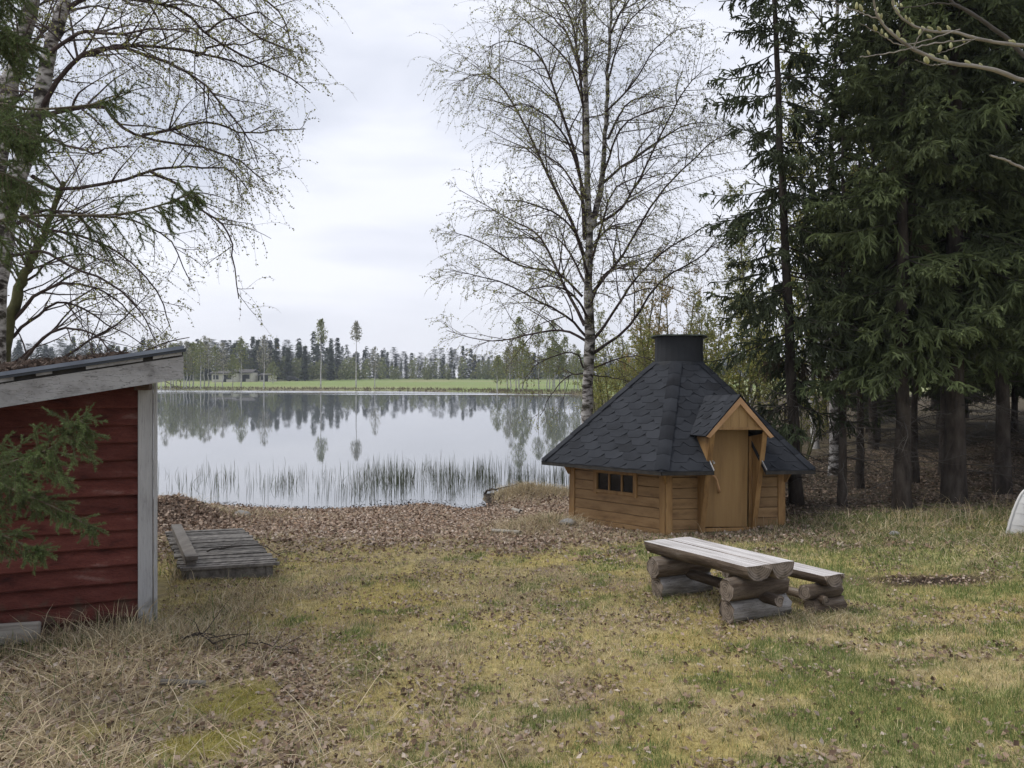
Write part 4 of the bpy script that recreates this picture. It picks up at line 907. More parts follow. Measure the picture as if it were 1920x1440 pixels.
# ------------------------------------------------------------------ spruces
def spruce_parts(H_, cb, Rm, seed, sp_=.30, per=5, lat=.11, sub=.075, wid=.030, droop=.06, deadlow=True, col=(.080, .100, .042), lean=(0, 0), trunk_r=.12, p=.8):
    global rng
    keep = rng; rng = np.random.default_rng(seed)
    zs = np.arange(cb, H_ - .3, sp_); zs = np.repeat(zs, per) + rng.uniform(-.10, .10, len(zs) * per); m = len(zs)
    f = np.clip((zs - cb) / (H_ - cb), 0, 1); Ln = Rm * (1 - f) ** p * rng.uniform(.62, 1.12, m) * np.where(f < .08, .8, 1) + .18
    a = rng.uniform(0, 2 * math.pi, m); el = np.radians(-14 + 52 * f ** 1.5 + rng.normal(size=m) * 6)
    d = np.stack([np.cos(a) * np.cos(el), np.sin(a) * np.cos(el), np.sin(el)], 1)
    lx = np.array([lean[0], lean[1], 0.])
    st = np.stack([np.zeros(m), np.zeros(m), zs], 1) + lx * (zs / H_)[:, None]
    P = grow(st, d, Ln, 8, 0, 0, .03)
    tt = np.linspace(0, 1, 8)[None]; P[:, :, 2] += (Ln[:, None] * (-.26 * tt ** 1.3 + .20 * tt ** 3)) * (1 - .5 * f[:, None])
    mbw = MB(); mbn = MB()
    rb = np.clip(.007 + .006 * Ln, .006, .022); tubes(mbw, P, taper(rb, np.full(m, .003), m, 8), 4, np.array([.040, .034, .028]))
    # needle sleeve along the outer branch
    cvar = np.array(col)[None] * rng.uniform(.6, 1.45, (m, 1)); dead = rng.random(m) < .05 * (f < .4); cvar[dead] = np.array([.085, .066, .042]); ribbons(mbn, P[:, 2:], np.linspace(wid, wid * .7, 6)[None] * np.ones((m, 1)), cvar)
    cnt = np.maximum((Ln / lat * 2).astype(int), 6)
    st, dd, r, t, ix = children(P, np.zeros((m, 8)), cnt, .10, 1., (38, 70), .75)
    ll = (Ln[ix] * .36 * (1.12 - t) + .10) * rng.uniform(.6, 1.25, len(st)); dd[:, 2] -= rng.uniform(.05, .55, len(st))
    P2 = grow(st, dd, ll, 5, -.02, .22, .05)
    c2 = cvar[ix] * rng.uniform(.75, 1.3, (len(st), 1)); ribbons(mbn, P2, np.array([[wid * .8, wid, wid, wid * .9, wid * .25]]) * np.ones((len(st), 1)), c2)
    cnt = np.clip((ll / sub * 2).astype(int), 2, 12)
    st, dd, r, t, i2 = children(P2, np.zeros((len(P2), 5)), cnt, .12, .98, (35, 60), .3)
    l2 = (ll[i2] * .34 * (1.1 - t) + .045) * rng.uniform(.7, 1.3, len(st)); dd[:, 2] -= rng.uniform(0, .5, len(st))
    P3 = grow(st, dd, l2, 3, 0, .15, .05); ribbons(mbn, P3, np.array([[wid * .8, wid * .95, wid * .2]]) * np.ones((len(st), 1)), c2[i2] * rng.uniform(.8, 1.25, (len(st), 1)))
    if deadlow:                               # bare dead branches under the crown
        k = 26; zz = rng.uniform(.5, cb + .6, k); a = rng.uniform(0, 6.28, k)
        dst = np.stack([np.zeros(k), np.zeros(k), zz], 1) + lx * (zz / H_)[:, None]; Pd = grow(dst, np.stack([np.cos(a), np.sin(a), rng.uniform(-.35, .1, k)], 1), rng.uniform(.4, 1.5, k), 6, 0, .06, .12)
        Rd = taper(np.full(k, .010), np.full(k, .002), k, 6); tubes(mbw, Pd, Rd, 4, np.array([.075, .066, .058]))
        s4, d4, r4, t4, i4 = children(Pd, Rd, 7, .2, 1, (30, 70)); Pq = grow(s4, d4, rng.uniform(.12, .5, len(s4)), 4, 0, .08, .12); tubes(mbw, Pq, taper(np.full(len(s4), .0035), np.full(len(s4), .001), len(s4), 4), 3, np.array([.075, .066, .058]))
    zz = np.linspace(-.3, H_, 26); tp = np.stack([np.zeros(26), np.zeros(26), zz], 1) + lx * np.clip(zz / H_, 0, 1)[:, None] + np.random.default_rng(seed).normal(size=(26, 3)) * [.008, .008, 0]
    tr_ = trunk_r * (1 - np.clip(zz / H_, 0, 1) * .94); tr_[:3] *= [1.5, 1.25, 1.08]
    mbt = MB(); tubes(mbt, tp, tr_, 10)
    rng = keep
    return mbt, mbw, mbn
PROTO = {}
def proto(key, **k):
    a, b, c = spruce_parts(**k); PROTO[key] = (a.mesh('trunk'), b.mesh('branches'), c.mesh('crown'))
    for me, mt in zip(PROTO[key], ('bark_spruce', 'twig', 'needles')): me.materials.append(M[mt])
    me = PROTO[key][0]; me.polygons.foreach_set('use_smooth', np.ones(len(me.polygons), bool))
def spruce(key, x, y, rz_, sc, label, group=None, zoff=0.):
    root = empty('spruce_tree', (x, y, hz1(x, y) - .04 + zoff), rz_, label, 'tree', group); root.scale = (sc, sc, sc)
    for nm, me in zip(('trunk', 'branches', 'crown'), PROTO[key]):
        o = bpy.data.objects.new(nm, me); C.objects.link(o); o.parent = root
    return root
proto('open', H_=13.5, cb=1.5, Rm=1.6, seed=3, sp_=.38, per=4, lat=.135, sub=.085, wid=.024, lean=(-.55, .1), trunk_r=.105, p=.62, col=(.062, .078, .038))
proto('dense', H_=17., cb=2.7, Rm=2.05, seed=4, sp_=.40, per=6, lat=.108, sub=.072, wid=.029, trunk_r=.15, p=.7)
proto('dense2', H_=15., cb=2.6, Rm=1.75, seed=9, sp_=.36, per=5, lat=.108, sub=.072, wid=.028, trunk_r=.12, p=.72, col=(.090, .112, .046))
proto('thin', H_=8., cb=2.8, Rm=.95, seed=15, sp_=.32, per=4, lat=.14, sub=.10, wid=.030, trunk_r=.075, p=.7)
spruce('open', 4.98, 13.25, R(0), 1., 'slim open spruce with a bare lower trunk just right of the hut')
for key, px, d, rz_, sc, lab in [
    ('thin', 1580, 12.9, 40, 1., 'thin dark spruce trunk just right of the slim open spruce'),
    ('dense2', 1692, 12.3, 100, 1.0, 'dark spruce with thick straight trunk right of the two thin trunks'),
    ('dense', 1790, 12.6, 200, 1.05, 'thickest dark spruce facing the lawn near the right edge'),
    ('thin', 1612, 15.0, 300, 1.05, 'thin spruce trunk standing deeper in, right of the birch trunk'),
    ('dense2', 1880, 13.6, 10, 1.0, 'dark spruce behind the white boat'),
    ('thin', 1715, 15.2, 150, 1.0, 'thin spruce trunk in the shade behind the thick straight trunk')]:
    x = (px - 960) / FPX * d; spruce(key, x, d, R(rz_), sc, lab)
k = 0
for x, y in [(9.3, 16.2), (11.4, 15.0), (10.9, 18.6), (13.2, 17.4), (12.4, 21.2), (15.2, 20.0), (14.2, 25.0), (17.6, 23.0), (17, 28.5), (11.0, 13.0), (13.4, 14.0), (15.6, 16.8), (18.4, 19.5), (10.3, 21.6), (20.5, 27), (19, 34), (24, 33)]:  # some, partly out of view, are added to block light from behind
    spruce(('dense', 'dense2', 'dense')[k % 3], x, y, R(77 * k), .92 + .05 * (k % 4), 'dark spruce deep inside the shaded wood on the right', 'spruces deep in the right-hand wood'); k += 1

# ------------------------------------------------------------------ leafy young trees along the right-hand shore, behind the hut
def sapling(seed, Ht, spread, nst, leafc, leafsize=.05, leafn=6, white=False, dens=1.):
    """one bushy young tree: stems, twigs, leaves; returns three meshes around the origin"""
    global rng
    keep = rng; rng = np.random.default_rng(seed)
    a = rng.uniform(0, 6.28, nst); st = np.stack([np.cos(a) * .12, np.sin(a) * .12, np.full(nst, -.1)], 1) * (0 if nst == 1 else 1); st[:, 2] = -.1
    d = np.stack([np.cos(a) * spread * .28, np.sin(a) * spread * .28, np.ones(nst)], 1); Ln = Ht * rng.uniform(.7, 1.05, nst); Ln[0] = Ht
    P = grow(st, d, Ln, 14, .02, 0, .03); Rr = taper(.006 + .0085 * Ln, np.full(nst, .006), nst, 14)
    m0, m1, m2 = MB(), MB(), MB(); tubes(m0, P, Rr, 7)
    s2, d2, r2, t2, i2 = children(P, Rr, (Ln * 5.0 * dens).astype(int), .22, 1., (25, 60), .1); l2 = (Ln[i2] * .24 * (1.15 - t2) * spread + .2) * rng.uniform(.6, 1.2, len(s2))
    P2 = grow(s2, d2, l2, 7, .06, .04, .08); R2 = taper(np.clip(r2 * .5, .003, .014), np.full(len(s2), .002), len(s2), 7); bc = np.array([.085, .070, .050]); tubes(m1, P2, R2, 3, bc)
    s3, d3, r3, t3, i3 = children(P2, R2, np.clip((l2 * 7).astype(int), 3, 10), .15, 1, (25, 60)); P3 = grow(s3, d3, rng.uniform(.15, .45, len(s3)), 4, .04, .06, .1); tubes(m1, P3, np.full((len(s3), 4), .0022), 3, bc)
    ix = np.repeat(np.arange(len(P3)), leafn); f = rng.uniform(.1, 1, len(ix)) * 3; i0 = np.minimum(f.astype(int), 2); f = (f - i0)[:, None]
    LP = P3[ix, i0] * (1 - f) + P3[ix, i0 + 1] * f + rng.normal(size=(len(ix), 3)) * .02
    pal = np.array(leafc); leaves(m2, LP, leafsize, pal[rng.integers(0, len(pal), len(LP))] * rng.uniform(.7, 1.3, (len(LP), 1)))
    rng = keep
    ms = (m0.mesh('trunk'), m1.mesh('twigs'), m2.mesh('crown'))
    for me, mt in zip(ms, ('far_birch' if white else 'mossbark', 'twig', 'foliage')): me.materials.append(M[mt])
    return ms
def plant(ms, name, x, y, rz_, sc, label, group=None, cat='tree', zoff=0):
    root = empty(name, (x, y, hz1(x, y) - .05 + zoff), rz_, label, cat, group); root.scale = (sc, sc, sc)
    for nm, me in zip(('trunk', 'twigs', 'crown'), ms): o = bpy.data.objects.new(nm, me); C.objects.link(o); o.parent = root
    return root
YG = ((.22, .23, .055), (.30, .27, .08), (.17, .20, .055)); OC = ((.30, .22, .075), (.34, .24, .10), (.22, .19, .06))
sap = [sapling(31, 6.5, 1.0, 4, YG, .07, 11), sapling(32, 7.5, .8, 3, OC, .07, 9), sapling(33, 5.0, 1.2, 5, YG, .07, 11), sapling(34, 9.5, .6, 1, YG, .075, 13, True, 1.5), sapling(35, 3.0, 1.3, 6, YG, .06, 9)]
for x, y in [(11.6, 24), (13.2, 23), (14.8, 22.3), (16.6, 21.6), (12.6, 26.8), (15.6, 26.2), (18.6, 25.2), (10.9, 22.6), (13.9, 29.5), (17.5, 30)]:
    spruce(('dense2', 'dense')[k % 2], x, y, R(77 * k), .50 + .04 * (k % 4), 'small spruce in the darkness at the back of the right-hand wood', 'small spruces at the back of the right-hand wood', -.3); k += 1
GR = 'young leafy trees along the right-hand shore'
for px, d, kd, sc, lab in [(1195, 31, 1, 1.0, 'ochre-leaved young tree rising left of the hut chimney'), (1265, 36, 1, 1.05, 'ochre-tinted tall sapling right above the hut chimney'), (1150, 27, 2, .9, 'low yellow-green sapling between birch trunk and hut roof'), (1225, 25, 0, .72, 'yellow-green bushy sapling behind the hut roof ridge'),
                           (1320, 29, 0, 1.0, 'yellow-green sapling just right of the hut chimney'), (1375, 26, 2, 1.1, 'bright green bushy sapling behind the slim open spruce'), (1430, 31, 0, 1.25, 'yellow-green sapling seen through the slim open spruce'), (1180, 41, 0, 1.0, 'pale green sapling at the water left of the hut chimney'),
                           (1345, 42, 3, 1.0, 'tall pale-stemmed young birch right of the hut chimney'), (1480, 27, 3, 1.3, 'tall yellow-green young birch behind the slim open spruce trunk'), (1530, 23, 3, 1.45, 'tall leafy birch showing between slim spruce and dense wood'), (1410, 38, 3, 1.2, 'slender far young birch above the hut gable'),
                           (1145, 52, 0, 1.05, 'hazy green sapling right beside the birch trunk'), (1125, 36, 4, 1., 'low shoreline bush just right of the birch trunk'), (1500, 20, 4, 1., 'low bush at the foot of the slim open spruce'), (1555, 30, 0, 1.35, 'green sapling glowing behind the thin dark trunks'), (1270, 24, 4, 1.2, 'low green bush directly behind the hut')]:
    plant(sap[kd], 'young_tree', (px - 960) / FPX * d, d, R(px * 1.7), sc, lab, GR)
# birch with white trunk inside the wood
bx_, by_ = (1563 - 960) / FPX * 17.2, 17.2
tw_ = [np.array([bx_, by_, hz1(bx_, by_) - .1]), np.array([bx_ + .02, by_, 3.]), np.array([bx_ - .05, by_, 6.]), np.array([bx_ + .05, by_, 9.]), np.array([bx_ + .15, by_, 13.])]
birch('birch_tree', (bx_, by_, hz1(bx_, by_)), [(tw_, .11, .02)], [[np.array([bx_, by_, h]), np.array([bx_ + c * .6, by_ + e * .6, h + .7]), np.array([bx_ + c * 1.5, by_ + e * 1.5, h + 1.2])] for h, c, e in [(4, -.8, .3), (5, .7, -.6), (6, -.9, -.4), (7, .8, .6), (7.6, -.7, .8), (8.4, .6, -.8), (9.2, -.9, 0), (10, .8, .2), (5.6, -.3, -1)]],
      'white birch trunk standing among the dark spruces right of the hut', seed=44, leafn=8, leafsize=.05, leafcol=YG)

# ------------------------------------------------------------------ far shore
def far_birch(seed, Ht, cw, c0, n, cols, ls=.30):
    g = np.random.default_rng(seed); m0, m1 = MB(), MB(); zz = np.linspace(-.2, Ht, 9); x = np.cumsum(g.normal(size=9) * .05)
    tubes(m0, np.stack([x, g.normal(size=9) * .05, zz], 1), .13 * (1 - zz / Ht * .85), 5)
    t = g.uniform(0, 1, n) ** .8; r = cw * np.sin(np.pi * np.clip(t * .86 + .12, 0, 1)) * g.uniform(0, 1, n) ** .6; a = g.uniform(0, 6.28, n)
    P = np.stack([r * np.cos(a), r * np.sin(a), c0 + (Ht - c0) * t + .3 * r * 0], 1) + g.normal(size=(n, 3)) * .15
    cl = fbm(P[:, 0] * 1.3 + 9 * seed, P[:, 2] * .9 + P[:, 1], 1., 2) > .40; P = P[cl]
    pal = np.array(cols); leaves(m1, P, ls, pal[g.integers(0, len(pal), len(P))] * g.uniform(.7, 1.3, (len(P), 1)))
    k = 26; z0 = g.uniform(c0, Ht * .95, k); aa = g.uniform(0, 6.28, k); st = np.stack([np.zeros(k), np.zeros(k), z0], 1); en = st + np.stack([np.cos(aa), np.sin(aa), np.full(k, 1.1)], 1) * (cw * (1.05 - (z0 - c0) / (Ht - c0)))[:, None] * .9
    tubes(m1, np.stack([st, (st + en) / 2 + [0, 0, .1], en], 1), np.tile([.035, .025, .012], (k, 1)), 3, np.array([.16, .145, .12]))
    ms = (m0.mesh('trunk'), m1.mesh('crown')); ms[0].materials.append(M['far_birch']); ms[1].materials.append(M['foliage']); return ms
def far_conifer(seed, Ht, w, kind):
    g = np.random.default_rng(seed); m0, m1 = MB(), MB()
    tubes(m0, np.stack([np.zeros(5), np.zeros(5), np.linspace(-.3, Ht, 5)], 1), np.linspace(.18, .03, 5), 5)
    n = 620; t = g.uniform(0, 1, n) ** 1.25; zz = (.04 + .90 * t) * Ht
    if kind == 'spruce': r = w * (1 - t) ** .8 * g.uniform(.15, 1, n) * (.75 + .35 * np.sin(zz * 4.2)) + .08; drop = -.35
    else: t = g.uniform(0, 1, n) ** .8; zz = (.35 + .65 * t) * Ht; r = w * np.sqrt(np.clip(1 - (2 * t - .9) ** 2 * .8, .05, 1)) * g.uniform(.1, 1, n); drop = .1
    a = g.uniform(0, 6.28, n); o = np.stack([np.cos(a), np.sin(a)], 1)
    c = np.stack([o[:, 0] * r, o[:, 1] * r, zz], 1); s_ = np.stack([-o[:, 1], o[:, 0], np.zeros(n)], 1) * g.uniform(.32, .70, (n, 1)); e = np.stack([o[:, 0], o[:, 1], np.full(n, drop)], 1) * g.uniform(.5, 1.25, (n, 1))
    V = np.stack([c - s_, c + s_, c + e], 1).reshape(-1, 3); cc = (np.array([.048, .064, .034]) if kind == 'spruce' else np.array([.075, .090, .048])) * g.uniform(.6, 1.5, (n, 1))
    m1.add(V, T=np.arange(3 * n).reshape(-1, 3), col=np.repeat(cc, 3, 0))
    ms = (m0.mesh('trunk'), m1.mesh('crown')); ms[0].materials.append(M['bark_spruce']); ms[1].materials.append(M['needles']); return ms, m1
def far_plant(ms, name, px, d, sc, label, group, rz_=0., zs=1.):
    x = (px - 960) / FPX * d; root = empty(name, (x, d, hz1(x, d) - .05), rz_, label, 'tree', group); root.scale = (sc, sc, sc * zs)
    for nm, me in zip(('trunk', 'crown'), ms): o = bpy.data.objects.new(nm, me); C.objects.link(o); o.parent = root
    return root
FG = ((.20, .22, .085), (.24, .24, .10), (.16, .19, .07)); FP = ((.28, .27, .20), (.24, .24, .16), (.32, .30, .24))
fb = [far_birch(51, 12.6, 1.5, 8.2, 800, FG, .30), far_birch(52, 12, 1.1, 8.6, 520, FP, .28), far_birch(53, 9, 1.5, 3.2, 800, FG), far_birch(54, 10, 1.6, 3.6, 620, FP, .26), far_birch(55, 8, 1.7, 2.2, 900, FG), far_birch(56, 6, 2.0, 1.0, 900, FG)]
far_plant(fb[0], 'birch_tree', 602, 139, 1.0, 'tallest lone birch on the far shore with leafy top', None)
far_plant(fb[1], 'birch_tree', 668, 137, 1.0, 'second lone far-shore birch, paler and slightly shorter', None)
far_plant(fb[3], 'birch_tree', 495, 140, .98, 'lone bare birch on the far shore left of the tallest birch', None)
far_plant(fb[5], 'birch_tree', 512, 190, .9, 'small bright green tree on the far field', None)
far_plant(fb[3], 'birch_tree', 703, 136, .75, 'short thin birch right of the two tall far-shore birches', None)
ORD = 'first second third fourth fifth sixth seventh eighth ninth tenth eleventh twelfth thirteenth fourteenth fifteenth sixteenth seventeenth eighteenth'.split()
def nth(px, pxs): return ORD[sorted(pxs).index(px)]
GL = 'birches clustered on the far shore beside the shed roof'
PL = [302, 311, 320, 330, 338, 345, 356, 362, 376, 391, 404, 418, 436, 452, 383, 325, 350]
for j, px in enumerate(PL):
    far_plant(fb[(2, 3, 4, 2, 3)[j % 5]], 'birch_tree', px, 143 + (j * 7) % 11, .8 + .055 * ((j * 5) % 6), 'slender far-shore birch, %s from the shed roof rightwards in its cluster' % nth(px, PL), GL, j * 1.3)
GRr = 'birches clustered on the far shore left of the big birch'
PR = [933, 951, 957, 968, 973, 979, 988, 1026, 1030, 1037, 1041, 1059, 1076, 1084, 1010, 1048]
for j, px in enumerate(PR):
    far_plant(fb[(4, 2, 3, 4, 0)[j % 5]], 'birch_tree', px, 117 + (j * 5) % 8, .72 + .05 * ((j * 7) % 6), 'white-stemmed birch, %s from left in the far-shore cluster beside the big birch' % nth(px, PR), GRr, j * 1.9)
fc = [far_conifer(61, 14, 2.3, 'spruce'), far_conifer(62, 12, 2.0, 'spruce'), far_conifer(63, 12, 2.2, 'pine'), far_conifer(64, 10, 2.1, 'pine')]
GC = 'tall conifers standing out on the far skyline'
PC = [(352, 0, .95), (386, 0, 1.0), (440, 0, .98), (484, 1, 1.2), (507, 0, 1.05), (519, 0, 1.06), (497, 2, 1.15), (540, 1, .95), (562, 1, 1.05), (572, 1, 1.0), (620, 1, 1.0), (455, 2, .9), (468, 3, 1.), (420, 2, 1.15)]
for j, (px, kd, sc) in enumerate(PC):
    far_plant(fc[kd][0], 'conifer_tree', px, 238 + (j * 11) % 24, sc, 'tall dark far-shore conifer, %s from left on the skyline beyond the houses' % nth(px, [q_[0] for q_ in PC]), GC, j * 2.1)
mb = MB(); g = np.random.default_rng(70); q = 0
for row in range(6):
    for px in np.arange(-260, 1620, 9.5 if row == 0 else 11 if row < 3 else 8):
        d = 262 + (row % 3) * 20 + (5 if row > 2 else 0) + g.uniform(-9, 9) + 30 * sstep(500, 800, px); d += 9 * math.sin(px * .011); x = (px + g.uniform(-4, 4) - 960) / FPX * d
        kd = g.integers(0, 2) if row > 2 else g.choice([0, 1, 2, 3], p=[.32, .28, .25, .15] if px < 720 else [.14, .16, .38, .32]); src = fc[kd][1]; sc = (g.uniform(.72, 1.08) if row < 3 else g.uniform(.42, .66)) * (1.12 if px < 640 else 1. if px < 760 else .92); a = g.uniform(0, 6.28)
        V = np.concatenate(src.V) * [sc, sc, sc * g.uniform(.9, 1.1)]; V = np.stack([V[:, 0] * math.cos(a) - V[:, 1] * math.sin(a) + x, V[:, 0] * math.sin(a) + V[:, 1] * math.cos(a) + d, V[:, 2] + .3], 1)
        keepf = g.random(len(V) // 3) < (.62 if row == 0 else .36 if row < 3 else .30); V = V.reshape(-1, 3, 3)[keepf].reshape(-1, 3)
        cc = np.concatenate(src.K).reshape(-1, 3, 3)[keepf].reshape(-1, 3); mb.add(V, T=np.arange(len(V)).reshape(-1, 3), col=cc * g.uniform(.75, 1.25))
    # pale deciduous trees at the wood's front edge
for px in np.concatenate([g.uniform(300, 1100, 84), g.uniform(560, 700, 10)]):
    d = 250 + 30 * sstep(500, 800, px) - 4 + g.uniform(-3, 3); x = (px - 960) / FPX * d; n = 260; h = g.uniform(3, 8.5); w = h * .3
    t = g.uniform(0, 1, n); r = w * np.sin(np.pi * np.clip(t * .8 + .15, 0, 1)) * g.uniform(0, 1, n) ** .6; a = g.uniform(0, 6.28, n)
    pal = np.array(FG); leaves(mb, np.stack([x + r * np.cos(a), d + r * np.sin(a), .2 + h * (.1 + .9 * t)], 1), .5, pal[g.integers(0, 3, n)] * 1.0 * g.uniform(.7, 1.2, (n, 1)))
prop(mb.build('far_forest', M['needles']), 'mixed dark forest along the far edge of the field', 'forest', kind='stuff')
# dead-grass fringe on the far bank
mb = MB(); n = 16000; px = rng.uniform(285, 1120, n); dd = rng.uniform(105, 152, n); x = (px - 960) / FPX * dd; sdist = lake_sd(x, dd); k = (sdist > -.3) & (sdist < 3.5); x, dd = x[k], dd[k]; n = len(x); h = rng.uniform(.1, .5, n); zz = H(x, dd); w = rng.uniform(.05, .14, n); lx = rng.normal(size=n) * .2
V = np.stack([np.stack([x - w, dd, zz - .05], 1), np.stack([x + w, dd, zz - .05], 1), np.stack([x + lx, dd, zz + h], 1)], 1).reshape(-1, 3)
pal = np.array([(.20, .165, .11), (.15, .115, .08), (.20, .19, .09)]); mb.add(V, T=np.arange(3 * n).reshape(-1, 3), col=np.repeat(pal[rng.integers(0, 3, n)] * rng.uniform(.6, 1.3, (n, 1)), 3, 0))
prop(mb.build('bank_grass', M['grass']), 'brown dead grass fringing the far bank', 'grass', kind='stuff')
# houses across the lake
def house(px0, px1, d, h, rh, label, name='bungalow', wins=()):
    x0, x1 = (px0 - 960) / FPX * d, (px1 - 960) / FPX * d; w = x1 - x0; zb = hz1((x0 + x1) / 2, d)
    r = empty(name, ((x0 + x1) / 2, d, zb), 0, label, 'house')
    box('wall', (w, 6, h), (0, 3, h / 2), M['far_wall'], r, bev=.02)
    plate('roof', [(-w / 2 - .5, -.7, h + .02), (w / 2 + .5, -.7, h + .02), (w / 2 + .5, 3, h + rh), (-w / 2 - .5, 3, h + rh)], .22, M['far_roof'], r); plate('roof', [(w / 2 + .5, 6.7, h + .02), (-w / 2 - .5, 6.7, h + .02), (-w / 2 - .5, 3, h + rh), (w / 2 + .5, 3, h + rh)], .22, M['far_roof'], r)
    for a, b in wins:
        wd_ = box('window', (b, .1, 1.1), (a * w / 2, -.03, h * .55), M['far_dark'], r, bev=.01)
        wf = box('frame', (b + .3, .06, 1.4), (0, .03, 0), M['whitewood'], wd_, bev=.01)
    box('door', (1, .08, 2), (w * .12, -.03, 1.0), M['far_dark'], r, bev=.01)
    return r
house(397, 436, 216, 2.5, .7, 'pale low house across the lake, the left of two', wins=((-.6, 1.4), (.6, 1.6)))
house(436, 471, 222, 2.7, 1.0, 'pale low house with dark roof across the lake, the right of two', wins=((-.5, 1.8), (.55, 1.4)))
house(487, 507, 226, 2.0, .5, 'small grey outbuilding across the lake right of the houses', 'outbuilding', wins=((-.5, .8),))
cx = (549 - 960) / FPX * 236; car = empty('parked_car', (cx, 236, hz1(cx, 236)), 0, 'small dark vehicle parked by the far forest edge', 'car')
prism('body', [(-1.9, .35), (1.9, .35), (1.9, .95), (1.0, 1.0), (.5, 1.5), (-1.1, 1.5), (-1.6, 1.0), (-1.9, .9)], 1.7, M['far_dark'], car, .05)
for xx in (-1.2, 1.2):
    for yy in (-.8, .8):
        bm = bmesh.new(); bmesh.ops.create_cone(bm, segments=12, radius1=.34, radius2=.34, depth=.2, cap_ends=True); me = bpy.data.meshes.new('wheel'); bm.to_mesh(me); bm.free(); w_ = link('wheel', me, M['far_dark'], car); w_.location = (xx, yy, .34); w_.rotation_euler = (R(90), 0, 0)

# ------------------------------------------------------------------ reeds in the shallows
mb = MB(); n = 8000; px = rng.uniform(270, 1075, n); d = rng.uniform(16.0, 23.5, n); x = (px - 960) / FPX * d
dens = fbm(x, d * .6, .9, 3); cl = fbm(x, d, 3.5, 2); prob = np.clip((dens - .26) * 3.2, .18, 1) * np.clip((cl - .36) * 5, .04, 1) * np.where(px > 680, 1., .55) * np.exp(-((d - np.where(px > 680, 19.2, 18.3)) / 1.9) ** 2)
k = (rng.random(n) < prob * 1.4) & (lake_sd(x, d) < -.35); x, d, px = x[k], d[k], px[k]; n = len(x)
h = rng.uniform(.14, .46, n) * (.95 + .2 * (px > 680)); P = np.zeros((n, 5, 3)); b = rng.normal(size=(n, 2)) * .06; bend = rng.random(n) < .13
tt = np.linspace(0, 1, 5); P[:, :, 0] = x[:, None] + b[:, :1] * tt ** 2 * h[:, None] * (1 + 5 * bend[:, None]); P[:, :, 1] = d[:, None] + b[:, 1:] * tt ** 2; P[:, :, 2] = ZW - .12 + (h + .12)[:, None] * (tt - np.where(bend, .28, 0)[:, None] * tt ** 3)
pal = np.array([(.085, .105, .055), (.11, .13, .065), (.13, .115, .08)]); tubes(mb, P, np.tile(np.array([.0048, .0045, .0040, .0028, .001]), (n, 1)), 3, pal[rng.choice(3, n, p=[.45, .3, .25])] * rng.uniform(.7, 1.3, (n, 1)))
prop(mb.build('reeds', M['reed']), 'thin green reeds standing in the shallows', 'reeds', kind='stuff')
# dark drift of debris along the waterline
mb = MB(); n = 5000; px = rng.uniform(390, 960, n); d = rng.uniform(14.8, 16.6, n); x = (px - 960) / FPX * d; s_ = lake_sd(x, d); k = (np.abs(s_ + .05) < .10) | ((np.abs(d - 15.95 - .06 * np.sin(x * 5)) < .05) & (px > 690) & (px < 850)); x, d = x[k], d[k]; n = len(x)
zz = np.maximum(H(x, d), ZW) + rng.uniform(0, .05, n); leaves(mb, np.stack([x, d, zz], 1), .04, np.array([.035, .028, .024])[None] * rng.uniform(.5, 1.8, (n, 1)), .85)
prop(mb.build('shore_debris', M['litter']), 'dark wet debris strewn along the waterline', 'debris', kind='stuff')

# ------------------------------------------------------------------ ground cover
def wedge(n, y0, y1, p=1.):
    y = y0 + (y1 - y0) * rng.random(n) ** p; x = rng.uniform(-1, 1, n) * (.74 * y + .7); return x, y
def outside(x, y):
    dx, dy = x - HUT[0], y - HUT[1]; ok = dx * dx + dy * dy > 1.72 ** 2
    rx, ry = x - SC[0], y - SC[1]; t = rx * wd[0] + ry * wd[1]; o = rx * wn_[0] + ry * wn_[1]; ok &= ~((t > 0) & (o < .0) & (o > -2.2))
    rx, ry = x - D0[0], y - D0[1]; det = du[0] * dv[1] - du[1] * dv[0]; u = (rx * dv[1] - ry * dv[0]) / det; v = (ry * du[0] - rx * du[1]) / det; ok &= ~((u > .02) & (u < DWD) & (v > .05) & (v < DL))
    return ok
def blades(mb, x, y, h, w, col, lean=.5, seg=1, z0=None):
    n = len(x); zz = (H(x, y) if z0 is None else z0) - .006; a = rng.uniform(0, 6.28, n); l = np.abs(rng.normal(size=n)) * lean * h; b = rng.uniform(0, 6.28, n)
    base = np.stack([x, y, zz], 1); s_ = np.stack([np.cos(a), np.sin(a), np.zeros(n)], 1) * (w * .5)[:, None]; tip = base + np.stack([np.cos(b) * l, np.sin(b) * l, h], 1)
    if seg == 1:
        V = np.stack([base - s_, base + s_, tip], 1).reshape(-1, 3); mb.add(V, T=np.arange(3 * n).reshape(-1, 3), col=np.repeat(col, 3, 0))
    else:
        mid = base + (tip - base) * .55 + np.stack([np.zeros(n), np.zeros(n), h * .22], 1)
        V = np.stack([base - s_, base + s_, mid - s_ * .8, mid + s_ * .8, tip], 1).reshape(-1, 3); i = np.arange(n)[:, None] * 5
        mb.add(V, T=np.concatenate([i + [0, 1, 3], i + [0, 3, 2], i + [2, 3, 4]]), col=np.repeat(col, 5, 0))
mb = MB()
